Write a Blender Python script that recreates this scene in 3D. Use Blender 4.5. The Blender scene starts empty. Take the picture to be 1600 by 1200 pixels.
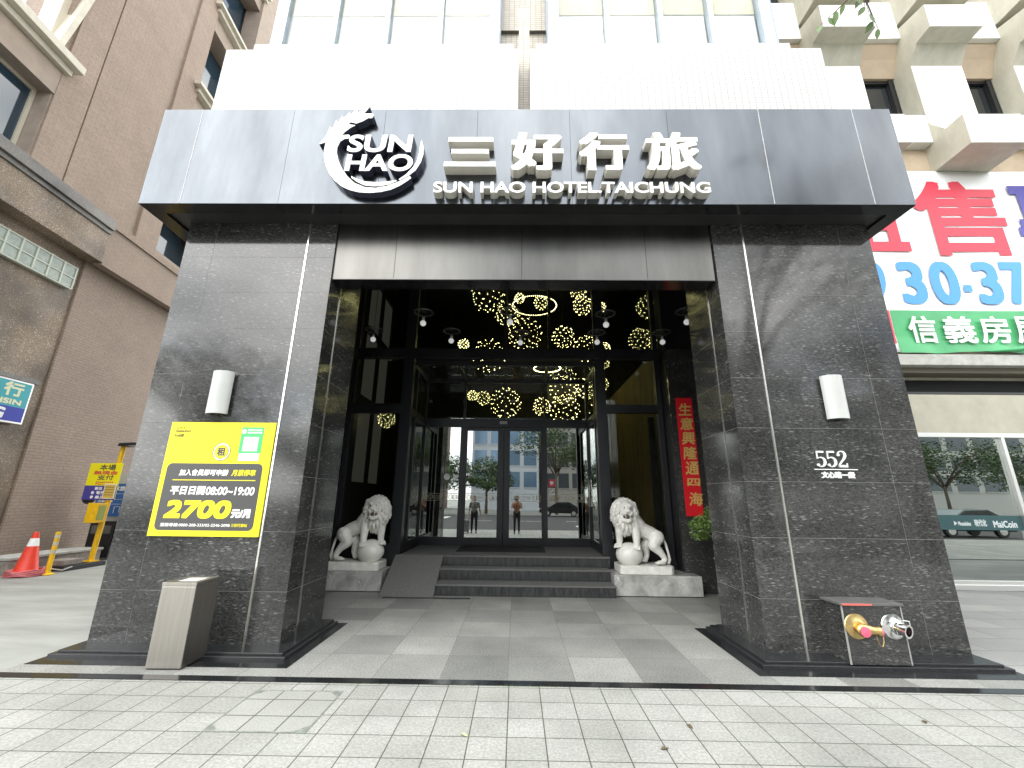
import bpy, bmesh, math, random
from mathutils import Vector, Matrix, noise
random.seed(7)
sc = bpy.context.scene
col = sc.collection
rad = math.radians

# ------------------------------------------------------------------ camera
def make_camera():
    p, r, y = 0.267365676, 0.0109512497, -0.0132580474
    cy, sy = math.cos(y), math.sin(y)
    fwd = Vector((sy*math.cos(p), cy*math.cos(p), math.sin(p)))
    right = Vector((cy, -sy, 0)); up = right.cross(fwd)
    c, s = math.cos(r), math.sin(r)
    r2 = c*right + s*up; u2 = -s*right + c*up
    cam = bpy.data.cameras.new('camera'); o = bpy.data.objects.new('camera', cam); col.objects.link(o)
    m = Matrix.Identity(4)
    for i in range(3):
        m[i][0] = r2[i]; m[i][1] = u2[i]; m[i][2] = -fwd[i]
    m[2][3] = 1.6
    o.matrix_world = m
    cam.sensor_width = 36; cam.lens = 36*651.856/1600
    cam.clip_start = 0.02; cam.clip_end = 600
    sc.camera = o
make_camera()

# ------------------------------------------------------------------ light
SUN_EL, SUN_AZ = rad(44), rad(236)          # azimuth clockwise from +y: behind the camera, a little to the left
w = bpy.data.worlds.new('World'); sc.world = w; w.use_nodes = True
def world_nodes():
    nt = w.node_tree; n = nt.nodes; l = nt.links
    for x in list(n): n.remove(x)
    out = n.new('ShaderNodeOutputWorld'); bg = n.new('ShaderNodeBackground'); bg.inputs['Strength'].default_value = 0.14
    sky = n.new('ShaderNodeTexSky'); sky.sky_type = 'NISHITA'; sky.sun_disc = False
    sky.sun_elevation = SUN_EL; sky.sun_rotation = SUN_AZ; sky.air_density = 1.2; sky.dust_density = 0.4
    tc = n.new('ShaderNodeTexCoord')
    nz = n.new('ShaderNodeTexNoise'); nz.inputs['Scale'].default_value = 2.6; nz.inputs['Detail'].default_value = 8; nz.inputs['Roughness'].default_value = 0.58
    mp = n.new('ShaderNodeMapping'); mp.inputs['Scale'].default_value = (1, 1, 1.7); mp.inputs['Location'].default_value = (0.3, 1.1, 0.2)
    l.new(tc.outputs['Generated'], mp.inputs[0]); l.new(mp.outputs[0], nz.inputs['Vector'])
    cov = n.new('ShaderNodeValToRGB'); cov.color_ramp.elements[0].position = 0.22; cov.color_ramp.elements[1].position = 0.50
    l.new(nz.outputs[0], cov.inputs[0])
    nz2 = n.new('ShaderNodeTexNoise'); nz2.inputs['Scale'].default_value = 4.5; nz2.inputs['Detail'].default_value = 6
    l.new(mp.outputs[0], nz2.inputs['Vector'])
    cc = n.new('ShaderNodeValToRGB'); cc.color_ramp.elements[0].position = 0.3; cc.color_ramp.elements[1].position = 0.72
    cc.color_ramp.elements[0].color = (3.6, 4.0, 4.4, 1); cc.color_ramp.elements[1].color = (16.5, 16.3, 15.8, 1)
    l.new(nz2.outputs[0], cc.inputs[0])
    mx = n.new('ShaderNodeMix'); mx.data_type = 'RGBA'
    l.new(cov.outputs[0], mx.inputs[0]); l.new(sky.outputs[0], mx.inputs[6]); l.new(cc.outputs[0], mx.inputs[7])
    # bright overcast round the veiled sun, duller cloud away from it
    sd = Vector((math.sin(SUN_AZ)*math.cos(SUN_EL), math.cos(SUN_AZ)*math.cos(SUN_EL), math.sin(SUN_EL)))
    dt = n.new('ShaderNodeVectorMath'); dt.operation = 'DOT_PRODUCT'; dt.inputs[1].default_value = sd; l.new(tc.outputs['Generated'], dt.inputs[0])
    mr = n.new('ShaderNodeMapRange'); mr.inputs[1].default_value = .45; mr.inputs[2].default_value = 1.0; mr.inputs[3].default_value = .84; mr.inputs[4].default_value = 1.25; l.new(dt.outputs['Value'], mr.inputs[0])
    gl = n.new('ShaderNodeVectorMath'); gl.operation = 'SCALE'; l.new(mx.outputs[2], gl.inputs[0]); l.new(mr.outputs[0], gl.inputs['Scale'])
    l.new(gl.outputs[0], bg.inputs['Color']); l.new(bg.outputs[0], out.inputs[0])
world_nodes()
sl = bpy.data.lights.new('sun', 'SUN'); sl.energy = .75; sl.angle = rad(110); sl.color = (1, 0.96, 0.9)
so = bpy.data.objects.new('sun', sl); col.objects.link(so)
so.rotation_euler = Vector((-math.sin(SUN_AZ)*math.cos(SUN_EL), -math.cos(SUN_AZ)*math.cos(SUN_EL), -math.sin(SUN_EL))).to_track_quat('-Z', 'Y').to_euler()
vs = sc.view_settings; vs.view_transform = 'Standard'; vs.look = 'None'; vs.exposure = 1.72; vs.gamma = 1
sc.cycles.sample_clamp_indirect = 4
sc.cycles.max_bounces = 10; sc.cycles.transparent_max_bounces = 24; sc.cycles.caustics_reflective = False; sc.cycles.caustics_refractive = False

# ------------------------------------------------------------------ helpers
class MB:
    """collects shapes, then links them as ONE mesh object"""
    def __init__(s): s.v = []; s.f = []
    def quad(s, a, b, c, d):
        i = len(s.v); s.v += [tuple(a), tuple(b), tuple(c), tuple(d)]; s.f.append((i, i+1, i+2, i+3)); return s
    def box(s, x0, x1, y0, y1, z0, z1):
        if x0 > x1: x0, x1 = x1, x0
        if y0 > y1: y0, y1 = y1, y0
        if z0 > z1: z0, z1 = z1, z0
        i = len(s.v)
        s.v += [(x0,y0,z0),(x1,y0,z0),(x1,y1,z0),(x0,y1,z0),(x0,y0,z1),(x1,y0,z1),(x1,y1,z1),(x0,y1,z1)]
        for f in ((0,3,2,1),(4,5,6,7),(0,1,5,4),(1,2,6,5),(2,3,7,6),(3,0,4,7)): s.f.append(tuple(i+k for k in f))
        return s
    def prism(s, poly, d0, d1, ax='y'):
        """poly: 2-D outline; ax 'y' -> (x,z) extruded in y, 'x' -> (y,z) in x, 'z' -> (x,y) in z"""
        n = len(poly); i = len(s.v)
        for d in (d0, d1):
            for a, b in poly:
                s.v.append((a, d, b) if ax == 'y' else (d, a, b) if ax == 'x' else (a, b, d))
        s.f.append(tuple(i+k for k in range(n))); s.f.append(tuple(i+n+k for k in reversed(range(n))))
        for k in range(n):
            m = (k+1) % n; s.f.append((i+m, i+k, i+n+k, i+n+m))
        return s
    def tube(s, pts, r, n=8, caps=True):
        pts = [Vector(p) for p in pts]; m = len(pts)
        rs = r if isinstance(r, (list, tuple)) else [r]*m
        i0 = len(s.v); ref = None
        for k, p in enumerate(pts):
            t = (pts[min(k+1, m-1)] - pts[max(k-1, 0)]).normalized()
            if ref is None:
                ref = t.orthogonal().normalized()
            ref = (ref - t*ref.dot(t)).normalized(); b = t.cross(ref)
            for j in range(n):
                a = 2*math.pi*j/n
                s.v.append(tuple(p + (ref*math.cos(a) + b*math.sin(a))*rs[k]))
        for k in range(m-1):
            for j in range(n):
                a = i0+k*n+j; b_ = i0+k*n+(j+1) % n
                s.f.append((a, b_, b_+n, a+n))
        if caps:
            s.f.append(tuple(i0+j for j in reversed(range(n)))); s.f.append(tuple(i0+(m-1)*n+j for j in range(n)))
        return s
    def lathe(s, prof, c=(0,0,0), n=20, axis=(0,0,1), caps=True):
        """prof: list of (radius, height) along axis"""
        ax = Vector(axis).normalized(); u = ax.orthogonal().normalized(); v = ax.cross(u); c = Vector(c); i0 = len(s.v)
        for r, h in prof:
            for j in range(n):
                a = 2*math.pi*j/n
                s.v.append(tuple(c + ax*h + (u*math.cos(a)+v*math.sin(a))*r))
        for k in range(len(prof)-1):
            for j in range(n):
                a = i0+k*n+j; b = i0+k*n+(j+1) % n
                s.f.append((a, b, b+n, a+n))
        if caps:
            s.f.append(tuple(i0+j for j in reversed(range(n)))); s.f.append(tuple(i0+(len(prof)-1)*n+j for j in range(n)))
        return s
    def ball(s, c, r, n=12, m=8, sq=(1,1,1), rot=None):
        c = Vector(c); i0 = len(s.v)
        for k in range(1, m):
            t = math.pi*k/m
            for j in range(n):
                a = 2*math.pi*j/n
                d = Vector((math.sin(t)*math.cos(a)*sq[0], math.sin(t)*math.sin(a)*sq[1], math.cos(t)*sq[2]))*r
                if rot: d = rot @ d
                s.v.append(tuple(c+d))
        for q in (1, -1):
            d = Vector((0, 0, q*sq[2]))*r
            if rot: d = rot @ d
            s.v.append(tuple(c+d))
        top = i0+(m-1)*n; bot = top+1
        for j in range(n):
            s.f.append((top, i0+j, i0+(j+1) % n)); s.f.append((bot, i0+(m-2)*n+(j+1) % n, i0+(m-2)*n+j))
            for k in range(m-2):
                a = i0+k*n+j; b = i0+k*n+(j+1) % n
                s.f.append((a, a+n, b+n, b))
        return s
    def octa(s, c, r):
        x, y, z = c; i = len(s.v)
        s.v += [(x+r,y,z),(x,y+r,z),(x-r,y,z),(x,y-r,z),(x,y,z+r),(x,y,z-r)]
        for k in range(4):
            s.f.append((i+k, i+(k+1) % 4, i+4)); s.f.append((i+(k+1) % 4, i+k, i+5))
        return s
    def add_mesh(s, me, fn):
        i = len(s.v)
        s.v += [tuple(fn(v.co)) for v in me.vertices]
        s.f += [tuple(i+k for k in p.vertices) for p in me.polygons]
        return s
    def mesh(s, name):
        me = bpy.data.meshes.new(name); me.from_pydata(s.v, [], s.f); me.validate()
        bm = bmesh.new(); bm.from_mesh(me); bmesh.ops.recalc_face_normals(bm, faces=bm.faces); bm.to_mesh(me); bm.free()
        return me
    def build(s, name, m, parent=None, smooth=False, bevel=0, loc=None):
        me = s.mesh(name); return link(name, me, m, parent, smooth, bevel, loc)

def link(name, me, m, parent=None, smooth=False, bevel=0, loc=None):
    o = bpy.data.objects.new(name, me); col.objects.link(o)
    if m: me.materials.clear(); me.materials.append(m)
    if smooth:
        for p in me.polygons: p.use_smooth = True
        if smooth == 'auto':
            try: me.set_sharp_from_angle(angle=rad(35))
            except Exception: pass
    if bevel:
        b = o.modifiers.new('edge', 'BEVEL'); b.width = bevel; b.segments = 2; b.limit_method = 'ANGLE'; b.angle_limit = rad(40)
    if parent: o.parent = parent
    if loc: o.location = loc
    return o
def empty(name, label, cat, loc=(0,0,0), rz=0, group=None):
    o = bpy.data.objects.new(name, None); col.objects.link(o); o.location = loc; o.rotation_euler.z = rz
    o['label'] = label; o['category'] = cat
    if group: o['group'] = group
    return o
def tag(o, label, cat, group=None):
    o['label'] = label; o['category'] = cat
    if group: o['group'] = group
    return o
def struct(o): o['kind'] = 'structure'; return o
def copy_tree(o, parent=None):
    c = o.copy(); col.objects.link(c); c.parent = parent
    for ch in [x for x in col.objects if x.parent == o]: copy_tree(ch, c)
    return c

def solid(parts, voxel, smooth=6, name='body', fac=0.5):
    """one continuous skin over overlapping closed shapes"""
    me = parts.mesh(name); o = bpy.data.objects.new(name, me); col.objects.link(o)
    r = o.modifiers.new('r', 'REMESH'); r.mode = 'VOXEL'; r.voxel_size = voxel
    if smooth:
        sm = o.modifiers.new('s', 'SMOOTH'); sm.iterations = smooth; sm.factor = fac
    dg = bpy.context.evaluated_depsgraph_get(); dg.update()
    out = bpy.data.meshes.new_from_object(o.evaluated_get(dg)); bpy.data.objects.remove(o)
    out.name = name
    for p in out.polygons: p.use_smooth = True
    return out
def limb(mb, pts, rs, n=12):
    """tapered limb with round ends"""
    P = [Vector(p) for p in pts]
    a, b = (P[0]-P[1]).normalized(), (P[-1]-P[-2]).normalized()
    q, rr = [], []
    for k in (0.999, .8, .45): q.append(P[0]+a*rs[0]*k); rr.append(rs[0]*math.sqrt(max(1-k*k, .0005)))
    q += P; rr += list(rs)
    for k in (.45, .8, .999): q.append(P[-1]+b*rs[-1]*k); rr.append(rs[-1]*math.sqrt(max(1-k*k, .0005)))
    mb.tube(q, rr, n)

_text_cache = {}
def glyphs(s, shear=0.0, space=1.0, offset=0.0):
    c = bpy.data.curves.new('t', 'FONT'); c.body = s; c.shear = shear; c.space_character = space; c.offset = offset
    o = bpy.data.objects.new('t', c); col.objects.link(o)
    dg = bpy.context.evaluated_depsgraph_get(); dg.update()
    me = bpy.data.meshes.new_from_object(o.evaluated_get(dg)); bpy.data.objects.remove(o)
    return me
def lettering(mb, s, x0, x1, z0, z1, y, depth=0.0, bold=0.0, boldz=None, shear=0.0, space=1.0, offset=0.0, keep=False, skew=0.0):
    """writing on a plane facing -y, filling the box x0..x1, z0..z1; front at y, going back by depth"""
    me = glyphs(s, shear, space, offset)
    xs = [v.co.x for v in me.vertices]; ys = [v.co.y for v in me.vertices]
    ax, bx, ay, by = min(xs), max(xs), min(ys), max(ys)
    bz = bold if boldz is None else boldz
    kx = (x1-x0-2*bold)/(bx-ax); kz = (z1-z0-2*bz)/(by-ay)
    if keep: kx = min(kx, kz)
    sh = [(0, 0)] if bold == 0 else [(a*bold, b*bz) for a, b in ((1,1),(-1,1),(-1,-1),(1,-1),(1,0),(0,1),(-1,0),(0,-1))] + [(0, 0)]
    bm = bmesh.new(); bm.from_mesh(me)
    if depth:
        r = bmesh.ops.extrude_face_region(bm, geom=bm.faces[:])
        back = {v.index for v in []}
        vs_ = [e for e in r['geom'] if isinstance(e, bmesh.types.BMVert)]
        for v in vs_: v.co.z = -1
    bm.verts.index_update()
    V = [(v.co.x, v.co.y, v.co.z) for v in bm.verts]; F = [tuple(v.index for v in f.verts) for f in bm.faces]
    bm.free(); bpy.data.meshes.remove(me)
    for k, (dx, dz) in enumerate(sh):
        i = len(mb.v); dy = k*0.0002; dx += (k*0.00037 if depth else 0); dz += ((k % 3)*0.0006+k*.00023 if depth else 0)
        for a, b, c in V:
            zz = z0+bz+(b-ay)*kz+dz
            mb.v.append((x0+bold+(a-ax)*kx+dx + skew*(zz-z0), y+dy - c*depth, zz))
        mb.f += [tuple(i+q for q in f) for f in F]
    return mb

# ------------------------------------------------------------------ materials
def M(name, c, rough=0.6, metal=0.0, var=0.0, vs=4.0, bump=0.0, bs=60.0, spec=0.5, c2=None, emit=None, es=0.0, stretch=(1,1,1), coat=0.0):
    m = bpy.data.materials.new(name); m.use_nodes = True; nt = m.node_tree; n = nt.nodes; l = nt.links
    b = n['Principled BSDF']
    b.inputs['Base Color'].default_value = (*c, 1); b.inputs['Roughness'].default_value = rough; b.inputs['Metallic'].default_value = metal
    b.inputs['Specular IOR Level'].default_value = spec
    if coat: b.inputs['Coat Weight'].default_value = coat; b.inputs['Coat Roughness'].default_value = 0.08
    if emit: b.inputs['Emission Color'].default_value = (*emit, 1); b.inputs['Emission Strength'].default_value = es
    if var or bump or c2:
        tc = n.new('ShaderNodeTexCoord'); mp = n.new('ShaderNodeMapping'); mp.inputs['Scale'].default_value = stretch
        l.new(tc.outputs['Object'], mp.inputs[0])
    if var or c2:
        nz = n.new('ShaderNodeTexNoise'); nz.inputs['Scale'].default_value = vs; nz.inputs['Detail'].default_value = 7; nz.inputs['Roughness'].default_value = 0.65
        l.new(mp.outputs[0], nz.inputs['Vector'])
        cr = n.new('ShaderNodeValToRGB'); cr.color_ramp.elements[0].position = 0.32; cr.color_ramp.elements[1].position = 0.68
        lo = c2 or tuple(x*(1-var) for x in c); hi = c if c2 else tuple(min(1, x*(1+var)) for x in c)
        cr.color_ramp.elements[0].color = (*lo, 1); cr.color_ramp.elements[1].color = (*hi, 1)
        l.new(nz.outputs[0], cr.inputs[0]); l.new(cr.outputs[0], b.inputs['Base Color'])
        rr = n.new('ShaderNodeMapRange'); rr.inputs[3].default_value = max(0.02, rough*0.82); rr.inputs[4].default_value = min(1, rough*1.2)
        l.new(nz.outputs[0], rr.inputs[0]); l.new(rr.outputs[0], b.inputs['Roughness'])
    if bump:
        nb = n.new('ShaderNodeTexNoise'); nb.inputs['Scale'].default_value = bs; nb.inputs['Detail'].default_value = 4
        l.new(mp.outputs[0], nb.inputs['Vector'])
        bp = n.new('ShaderNodeBump'); bp.inputs['Strength'].default_value = bump; bp.inputs['Distance'].default_value = 0.02
        l.new(nb.outputs[0], bp.inputs['Height']); l.new(bp.outputs[0], b.inputs['Normal'])
    return m

def granite_mat(name, base, flake, share=0.24, scale=(17, 17, 62), rough=0.1, base2=None):
    m = bpy.data.materials.new(name); m.use_nodes = True; nt = m.node_tree; n = nt.nodes; l = nt.links
    b = n['Principled BSDF']; b.inputs['Roughness'].default_value = rough; b.inputs['IOR'].default_value = 1.55
    tc = n.new('ShaderNodeTexCoord')
    ds = n.new('ShaderNodeTexNoise'); ds.inputs['Scale'].default_value = 5; ds.inputs['Detail'].default_value = 3
    l.new(tc.outputs['Object'], ds.inputs['Vector'])
    va = n.new('ShaderNodeVectorMath'); va.operation = 'MULTIPLY_ADD'; va.inputs[1].default_value = (.10, .10, .10)
    l.new(ds.outputs['Color'], va.inputs[0]); l.new(tc.outputs['Object'], va.inputs[2])
    mp = n.new('ShaderNodeMapping'); mp.inputs['Scale'].default_value = scale; mp.inputs['Rotation'].default_value = (0.05, 0.12, 0)
    l.new(va.outputs[0], mp.inputs[0])
    vo = n.new('ShaderNodeTexVoronoi'); vo.inputs['Scale'].default_value = 1.0
    l.new(mp.outputs[0], vo.inputs['Vector'])
    sp = n.new('ShaderNodeSeparateColor'); l.new(vo.outputs['Color'], sp.inputs[0])
    gt = n.new('ShaderNodeMath'); gt.operation = 'LESS_THAN'; gt.inputs[1].default_value = share; l.new(sp.outputs[0], gt.inputs[0])
    ed = n.new('ShaderNodeMapRange'); ed.inputs[1].default_value = 0.42; ed.inputs[2].default_value = 0.2; ed.inputs[3].default_value = 0; ed.inputs[4].default_value = 1
    l.new(vo.outputs['Distance'], ed.inputs[0])
    mu = n.new('ShaderNodeMath'); mu.operation = 'MULTIPLY'; l.new(gt.outputs[0], mu.inputs[0]); l.new(ed.outputs[0], mu.inputs[1])
    mu2 = n.new('ShaderNodeMath'); mu2.operation = 'MULTIPLY'; l.new(mu.outputs[0], mu2.inputs[0]); l.new(sp.outputs[1], mu2.inputs[1])
    nz = n.new('ShaderNodeTexNoise'); nz.inputs['Scale'].default_value = 90; nz.inputs['Detail'].default_value = 5
    mp2 = n.new('ShaderNodeMapping'); mp2.inputs['Scale'].default_value = (.45, .45, 1); l.new(tc.outputs['Object'], mp2.inputs[0]); l.new(mp2.outputs[0], nz.inputs['Vector'])
    cr = n.new('ShaderNodeValToRGB'); cr.color_ramp.elements[0].position = .38; cr.color_ramp.elements[1].position = .72
    b2 = base2 or tuple(x*3.2 for x in base)
    cr.color_ramp.elements[0].color = (*base, 1); cr.color_ramp.elements[1].color = (*b2, 1); l.new(nz.outputs[0], cr.inputs[0])
    mx = n.new('ShaderNodeMix'); mx.data_type = 'RGBA'; mx.inputs[7].default_value = (*flake, 1)
    l.new(mu2.outputs[0], mx.inputs[0]); l.new(cr.outputs[0], mx.inputs[6]); l.new(mx.outputs[2], b.inputs['Base Color'])
    pv = n.new('ShaderNodeTexNoise'); pv.inputs['Scale'].default_value = .9; pv.inputs['Detail'].default_value = 3; l.new(tc.outputs['Object'], pv.inputs['Vector'])
    pr = n.new('ShaderNodeMapRange'); pr.inputs[1].default_value = .3; pr.inputs[2].default_value = .7; pr.inputs[3].default_value = .55; pr.inputs[4].default_value = 1.45; l.new(pv.outputs[0], pr.inputs[0])
    pm = n.new('ShaderNodeMix'); pm.data_type = 'RGBA'; pm.blend_type = 'MULTIPLY'; pm.inputs[0].default_value = 1; l.new(mx.outputs[2], pm.inputs[6]); l.new(pr.outputs[0], pm.inputs[7]); l.new(pm.outputs[2], b.inputs['Base Color'])
    # faint unevenness of polished slabs and wiped-on dust
    nd = n.new('ShaderNodeTexNoise'); nd.inputs['Scale'].default_value = 1.3; nd.inputs['Detail'].default_value = 5; l.new(tc.outputs['Object'], nd.inputs['Vector'])
    rr = n.new('ShaderNodeMapRange'); rr.inputs[3].default_value = rough*.6; rr.inputs[4].default_value = rough*1.9; l.new(nd.outputs[0], rr.inputs[0]); l.new(rr.outputs[0], b.inputs['Roughness'])
    return m

def brick_mat(name, c1, c2, mortar, bw, bh, msize=0.05, off=0.0, loc=(0,0,0), plane='xz', rough=0.6, speck=0.0, speck_scale=80, bump=0.15, patch=0.0):
    """stacked or bonded tiles; plane says which two object axes carry the courses"""
    m = bpy.data.materials.new(name); m.use_nodes = True; nt = m.node_tree; n = nt.nodes; l = nt.links
    b = n['Principled BSDF']; b.inputs['Roughness'].default_value = rough
    tc = n.new('ShaderNodeTexCoord'); sx = n.new('ShaderNodeSeparateXYZ'); l.new(tc.outputs['Object'], sx.inputs[0])
    cb = n.new('ShaderNodeCombineXYZ')
    if plane == 'wall':   # any upright face: run along x+y
        ad = n.new('ShaderNodeMath'); ad.operation = 'ADD'; l.new(sx.outputs[0], ad.inputs[0]); l.new(sx.outputs[1], ad.inputs[1])
        l.new(ad.outputs[0], cb.inputs[0]); l.new(sx.outputs[2], cb.inputs[1])
    else:
        l.new(sx.outputs['xyz'.index(plane[0])], cb.inputs[0]); l.new(sx.outputs['xyz'.index(plane[1])], cb.inputs[1])
    mp = n.new('ShaderNodeMapping'); mp.inputs['Location'].default_value = loc; l.new(cb.outputs[0], mp.inputs[0])
    br = n.new('ShaderNodeTexBrick'); br.offset = off; br.squash = 1; br.inputs['Scale'].default_value = 1
    br.inputs['Brick Width'].default_value = bw; br.inputs['Row Height'].default_value = bh
    br.inputs['Mortar Size'].default_value = msize; br.inputs['Mortar Smooth'].default_value = 0.15; br.inputs['Bias'].default_value = 0
    br.inputs['Color1'].default_value = (*c1, 1); br.inputs['Color2'].default_value = (*c2, 1); br.inputs['Mortar'].default_value = (*mortar, 1)
    l.new(mp.outputs[0], br.inputs['Vector'])
    last = br.outputs['Color']
    if speck:
        nz = n.new('ShaderNodeTexNoise'); nz.inputs['Scale'].default_value = speck_scale; nz.inputs['Detail'].default_value = 6; nz.inputs['Roughness'].default_value = .75
        l.new(tc.outputs['Object'], nz.inputs['Vector'])
        mr = n.new('ShaderNodeMapRange'); mr.inputs[1].default_value = .3; mr.inputs[2].default_value = .7; mr.inputs[3].default_value = 1-speck; mr.inputs[4].default_value = 1+speck*.6
        l.new(nz.outputs[0], mr.inputs[0])
        mx = n.new('ShaderNodeMix'); mx.data_type = 'RGBA'; mx.blend_type = 'MULTIPLY'; mx.inputs[0].default_value = 1
        l.new(last, mx.inputs[6]); l.new(mr.outputs[0], mx.inputs[7]); last = mx.outputs[2]
    if patch:
        nz = n.new('ShaderNodeTexNoise'); nz.inputs['Scale'].default_value = 1.1; nz.inputs['Detail'].default_value = 8; nz.inputs['Roughness'].default_value = .6
        l.new(tc.outputs['Object'], nz.inputs['Vector'])
        mr = n.new('ShaderNodeMapRange'); mr.inputs[1].default_value = .3; mr.inputs[2].default_value = .7; mr.inputs[3].default_value = 1-patch; mr.inputs[4].default_value = 1+patch*.4
        l.new(nz.outputs[0], mr.inputs[0])
        mx = n.new('ShaderNodeMix'); mx.data_type = 'RGBA'; mx.blend_type = 'MULTIPLY'; mx.inputs[0].default_value = 1
        l.new(last, mx.inputs[6]); l.new(mr.outputs[0], mx.inputs[7]); last = mx.outputs[2]
    l.new(last, b.inputs['Base Color'])
    if bump:
        bp = n.new('ShaderNodeBump'); bp.inputs['Strength'].default_value = bump; bp.inputs['Distance'].default_value = .005; bp.invert = True
        l.new(br.outputs['Fac'], bp.inputs['Height']); l.new(bp.outputs[0], b.inputs['Normal'])
    return m

def glass_mat(name, tint=(.7,.72,.7), gain=2.2, rough=0.0):
    m = bpy.data.materials.new(name); m.use_nodes = True; nt = m.node_tree; n = nt.nodes; l = nt.links
    n.remove(n['Principled BSDF']); out = n['Material Output']
    t = n.new('ShaderNodeBsdfTransparent'); t.inputs[0].default_value = (*tint, 1)
    g = n.new('ShaderNodeBsdfGlossy'); g.inputs['Roughness'].default_value = rough; g.inputs[0].default_value = (.93, .97, .95, 1)
    lw = n.new('ShaderNodeLayerWeight'); lw.inputs[0].default_value = .5
    pw = n.new('ShaderNodeMath'); pw.operation = 'POWER'; pw.inputs[1].default_value = 5; l.new(lw.outputs['Facing'], pw.inputs[0])
    mu = n.new('ShaderNodeMath'); mu.operation = 'MULTIPLY_ADD'; mu.inputs[1].default_value = 1-.045*gain; mu.inputs[2].default_value = .045*gain; mu.use_clamp = True
    l.new(pw.outputs[0], mu.inputs[0])
    mx = n.new('ShaderNodeMixShader'); l.new(mu.outputs[0], mx.inputs[0]); l.new(t.outputs[0], mx.inputs[1]); l.new(g.outputs[0], mx.inputs[2]); l.new(mx.outputs[0], out.inputs[0])
    return m

def brushed_mat(name, c, rough=0.3, metal=0.9, streak=(30, 30, .6), dirt=0.25):
    m = M(name, c, rough, metal, var=dirt, vs=1.4, stretch=streak)
    return m

granite = granite_mat('polished black granite', (.020, .0202, .0196), (.15, .15, .145), share=.5, scale=(12, 12, 58), rough=.075)
granite_side = granite
grout = M('pale glint grout', (.24, .24, .23), .8, var=.5, vs=6)  # joint tone lightened to imitate light glinting on the slab bevels
steel = M('polished steel strip', (.75, .74, .7), .22, 1.0)
fascia_m = brushed_mat('dark brushed steel', (.098, .106, .116), .2, 1.0, (1.1, 1.1, .25), .22)
lintel_m = brushed_mat('dark bronze steel', (.13, .127, .118), .3, 1.0, (1.5, 1.5, .3), .2)
soffit_m = M('charcoal soffit paint', (.022, .022, .022), .5, var=.3, vs=3)
soffit_gloss = M('black lacquer soffit', (.012, .012, .013), .12, var=.2)
black_frame = M('black aluminium', (.024, .025, .028), .34, .3)
black_ceiling = M('black ceiling', (.008, .008, .009), .35)
white_tile = brick_mat('white glazed wall tile', (.46, .46, .445), (.52, .52, .505), (.15, .145, .13), .105, .052, .0035, 0.0, plane='wall', rough=.35, bump=.1)
beige_tile = brick_mat('beige wall tile', (.42, .37, .29), (.5, .44, .36), (.2, .18, .15), .105, .052, .005, 0.0, plane='wall', rough=.4)
blue_steel = M('blue grey steel post', (.33, .38, .45), .35, .4, var=.1)
white_panel = M('white window panel', (.82, .82, .80), .25)
cream_blind = M('cream blind', (.52, .48, .30), .8, var=.12, vs=8)
win_glass = glass_mat('window glass', (.95, .96, .95), 1.0)
door_glass = glass_mat('dark door glass', (.42, .44, .43), 7.5)
front_glass = glass_mat('smoked front glass', (.78, .79, .76), 1.0)
shop_glass = glass_mat('green shop glass', (.3, .38, .34), 7.0)
letter_white = M('white letter face', (.74, .74, .72), .35, .1)
letter_steel = M('satin steel letters', (.66, .64, .58), .4, .1, var=.08)
dark_navy = M('dark navy return', (.07, .075, .11), .3, .4)
paver_m = brick_mat('granite paver', (.315, .32, .29), (.37, .37, .345), (.075, .08, .06), .266, .262, .0045, 0.0, (.054, -.033, 0), 'xy', .75, .42, 48, .3, .26)
def forecourt_mat():
    m = brick_mat('forecourt granite tile', (.205, .207, .192), (.36, .36, .335), (.17, .17, .155), .62, .62, .004, 0.0, (.07, -.02, 0), 'xy', .55, .7, 60, .15, .3)
    return m
tile_m = forecourt_mat()
concrete = M('driveway concrete', (.25, .255, .232), .8, var=.22, vs=1.2, bump=.15, bs=40, stretch=(.5, 1.8, 1))
black_strip = M('black granite edging', (.012, .013, .014), .18, var=.4, vs=30)
asphalt = M('asphalt', (.05, .05, .05), .9, var=.25, vs=2, bump=.3, bs=90)
road_paint = M('road paint', (.75, .75, .72), .6, var=.1)
step_top = M('grey flamed granite', (.15, .15, .145), .7, vs=30, c2=(.10,.10,.097))
step_face = M('dark step granite', (.034, .035, .036), .25, var=.5, vs=6, stretch=(3, 3, .7))
marble = None
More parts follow.
